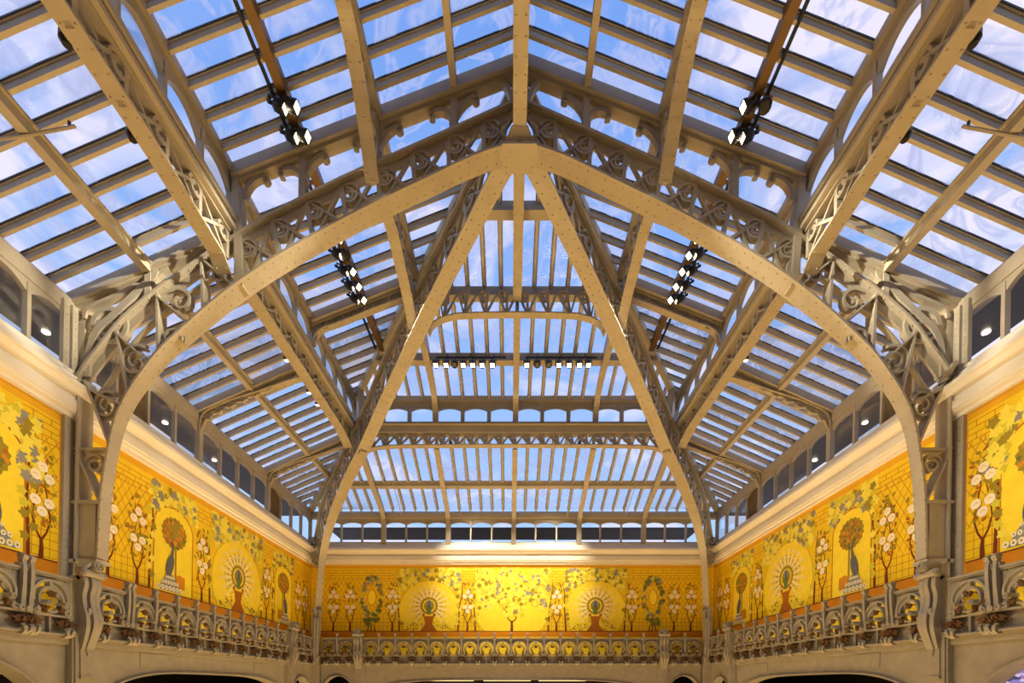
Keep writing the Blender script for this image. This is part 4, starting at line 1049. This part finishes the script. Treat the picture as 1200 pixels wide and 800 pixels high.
# video screen beyond the near right arch
m = bpy.data.materials.new('screen_picture'); m.use_nodes = True; nt = m.node_tree; nt.nodes.clear(); N = nt.nodes.new; LK = nt.links.new
o_ = N('ShaderNodeOutputMaterial'); e_ = N('ShaderNodeEmission'); e_.inputs['Strength'].default_value = 1.0
tc = N('ShaderNodeTexCoord'); mpn = N('ShaderNodeMapping'); mpn.inputs['Scale'].default_value = (1, 5, 9); LK(tc.outputs['Object'], mpn.inputs['Vector'])
vo = N('ShaderNodeTexVoronoi'); vo.inputs['Scale'].default_value = 2.2; LK(mpn.outputs[0], vo.inputs['Vector'])
rp = N('ShaderNodeValToRGB'); LK(vo.outputs['Color'], rp.inputs['Fac']); rp.color_ramp.interpolation = 'CONSTANT'
for i, (p, c) in enumerate(((0, (84, 74, 110)), (.3, (150, 128, 190)), (.5, (214, 190, 224)), (.68, (110, 110, 170)), (.82, (190, 120, 140)))):
    el = rp.color_ramp.elements[i] if i < 2 else rp.color_ramp.elements.new(p)
    el.position = p; el.color = lin(c)
sp = N('ShaderNodeSeparateXYZ'); LK(tc.outputs['Object'], sp.inputs[0])
r3 = N('ShaderNodeMapRange'); r3.inputs[1].default_value = .36; r3.inputs[2].default_value = .40; LK(sp.outputs['Z'], r3.inputs[0])
mx = N('ShaderNodeMixRGB'); mx.inputs[2].default_value = lin((224, 222, 246)); LK(r3.outputs[0], mx.inputs[0]); LK(rp.outputs[0], mx.inputs[1])
LK(mx.outputs[0], e_.inputs['Color']); LK(e_.outputs[0], o_.inputs[0])
r = thing('video_screen', 'large screen showing a city panorama, beyond the near right arch', 'screen', (9.75, 8.2, .1))
mb = MB(); mb.add([(9.7, 7.0, -1.2), (9.7, 9.34, -1.2), (9.7, 9.34, .72), (9.7, 7.0, .72)], [(0, 1, 2, 3)]); mb.build('picture', m, r)
mb = MB(); mb.box(9.71, 9.82, 6.96, 9.38, -3.0, .76); mb.build('case', DARKM, r)
# lit shelf seen under the far arch, strip lamp on the left
r = thing('display_shelf', 'tall dark display shelf with lit edges beyond the back arch', 'shelf', (0, 23.5, -3.0))
mb = MB()
for z in (-2.4, -1.7, -1.0, -.35, .3): mb.box(-4.4, 4.0, 23.4, 23.8, z, z+.05)
mb.box(-4.5, 4.1, 23.8, 23.86, -3, .6)
for x in (-4.45, -1.6, 1.2, 4.0): mb.box(x, x+.06, 23.4, 23.8, -3, .6)
mb.build('carcass', DARKM, r)
mb = MB()
for x in (-4.3, -1.4, 1.4): mb.box(x, x+2.4, 23.37, 23.4, .27, .30)
mb.build('light_strip', emis('shelf_glow', (255, 214, 150), 2.0), r)
mb = MB(); mb.tube([(-9.4, 6.0, .26), (-9.4, 9.0, .26)], .03, 8)
for y in (6.4, 8.6): mb.tube([(-9.4, y, .27), (-9.4, y, .78)], .008, 5)
one('strip_lamp', 'thin glowing strip lamp inside the near left arch', 'light', mb, emis('strip_glow', (255, 226, 180), 1.5))

# ------------------------------------------------------------------ lamps of the hall
def area(loc, size, power, col, name='hall_lamp'):
    ld = bpy.data.lights.new(name, 'AREA'); ld.shape = 'DISK'; ld.size = size; ld.energy = power; ld.color = col
    o = bpy.data.objects.new(name, ld); C.objects.link(o); o.location = W(loc); o.rotation_euler = (PI, 0, 0); return o
for x in (-4.2, 4.2):
    for y in (8.0, 13.0, 18.0): area((x, y, -13.0), 4.0, 640, (1.0, .65, .26))

def wall_fill(loc, lx, ly, p):  # the same added unseen strips, placed a second time
    ld = bpy.data.lights.new('added_wall_fill', 'AREA'); ld.shape = 'RECTANGLE'; ld.size = lx; ld.size_y = ly; ld.energy = p; ld.color = (1, .85, .6)
    o = bpy.data.objects.new('added_wall_fill', ld); C.objects.link(o); o.location = W(loc); o.rotation_euler = (PI, 0, 0)
for sd in (-1, 1):
    wall_fill((sd*8.78, 13.4, 1.02), .1, 7.6, 34); wall_fill((sd*8.78, 7.5, 1.02), .1, 2.6, 12)
wall_fill((0, 20.2, 1.02), 12, .1, 24)
# ------------------------------------------------------------------ sky
w = bpy.data.worlds.new('dusk_sky'); bpy.context.scene.world = w; w.use_nodes = True
nt = w.node_tree; nt.nodes.clear(); N = nt.nodes.new; LK = nt.links.new
o_ = N('ShaderNodeOutputWorld'); bg = N('ShaderNodeBackground'); bg.inputs['Strength'].default_value = 1.22
tc = N('ShaderNodeTexCoord'); sp = N('ShaderNodeSeparateXYZ'); LK(tc.outputs['Generated'], sp.inputs[0])
rp = N('ShaderNodeValToRGB'); LK(sp.outputs['Z'], rp.inputs['Fac'])
e = rp.color_ramp.elements; e[0].position = .2; e[0].color = lin((172, 204, 244)); e0_ = e.new(.0); e0_.color = lin((60, 58, 56)); e1_ = e.new(.03); e1_.color = lin((176, 206, 244)); e = rp.color_ramp.elements; e = [e[0], e[3]]; e[1].position = .85; e[1].color = lin((108, 150, 226))
nz = N('ShaderNodeTexNoise'); nz.inputs['Scale'].default_value = 4.2; nz.inputs['Detail'].default_value = 7; nz.inputs['Distortion'].default_value = 1.6
mpn = N('ShaderNodeMapping'); mpn.inputs['Scale'].default_value = (1, 1, 2.0); LK(tc.outputs['Generated'], mpn.inputs['Vector']); LK(mpn.outputs[0], nz.inputs['Vector'])
r2 = N('ShaderNodeValToRGB'); e = r2.color_ramp.elements; e[0].position = .52; e[0].color = (0, 0, 0, 1); e[1].position = .74; e[1].color = (.85, .85, .85, 1); ab = N('ShaderNodeMath'); ab.operation = 'ABSOLUTE'; LK(sp.outputs['X'], ab.inputs[0])
ma = N('ShaderNodeMath'); ma.operation = 'MULTIPLY_ADD'; ma.inputs[1].default_value = .22; LK(ab.outputs[0], ma.inputs[0]); LK(nz.outputs['Fac'], ma.inputs[2])
LK(ma.outputs[0], r2.inputs['Fac'])
mx = N('ShaderNodeMixRGB'); LK(r2.outputs[0], mx.inputs[0]); LK(rp.outputs[0], mx.inputs[1]); mx.inputs[2].default_value = lin((232, 224, 238))
LK(mx.outputs[0], bg.inputs['Color']); LK(bg.outputs[0], o_.inputs[0])

# ------------------------------------------------------------------ camera and view
cd = bpy.data.cameras.new('camera'); cam = bpy.data.objects.new('camera', cd); C.objects.link(cam)
cam.location = (0, 0, EYE); cam.rotation_euler = (PI/2, 0, 0)
cd.sensor_fit = 'HORIZONTAL'; cd.sensor_width = 36.0; cd.lens = 36.0*540/1200; cd.shift_y = 404/1200; cd.clip_start = .05; cd.clip_end = 300
sc = bpy.context.scene; sc.camera = cam
vs = sc.view_settings; vs.view_transform = 'Standard'; vs.look = 'None'; vs.exposure = 0.0; vs.gamma = 1.0; vs.use_curve_mapping = False
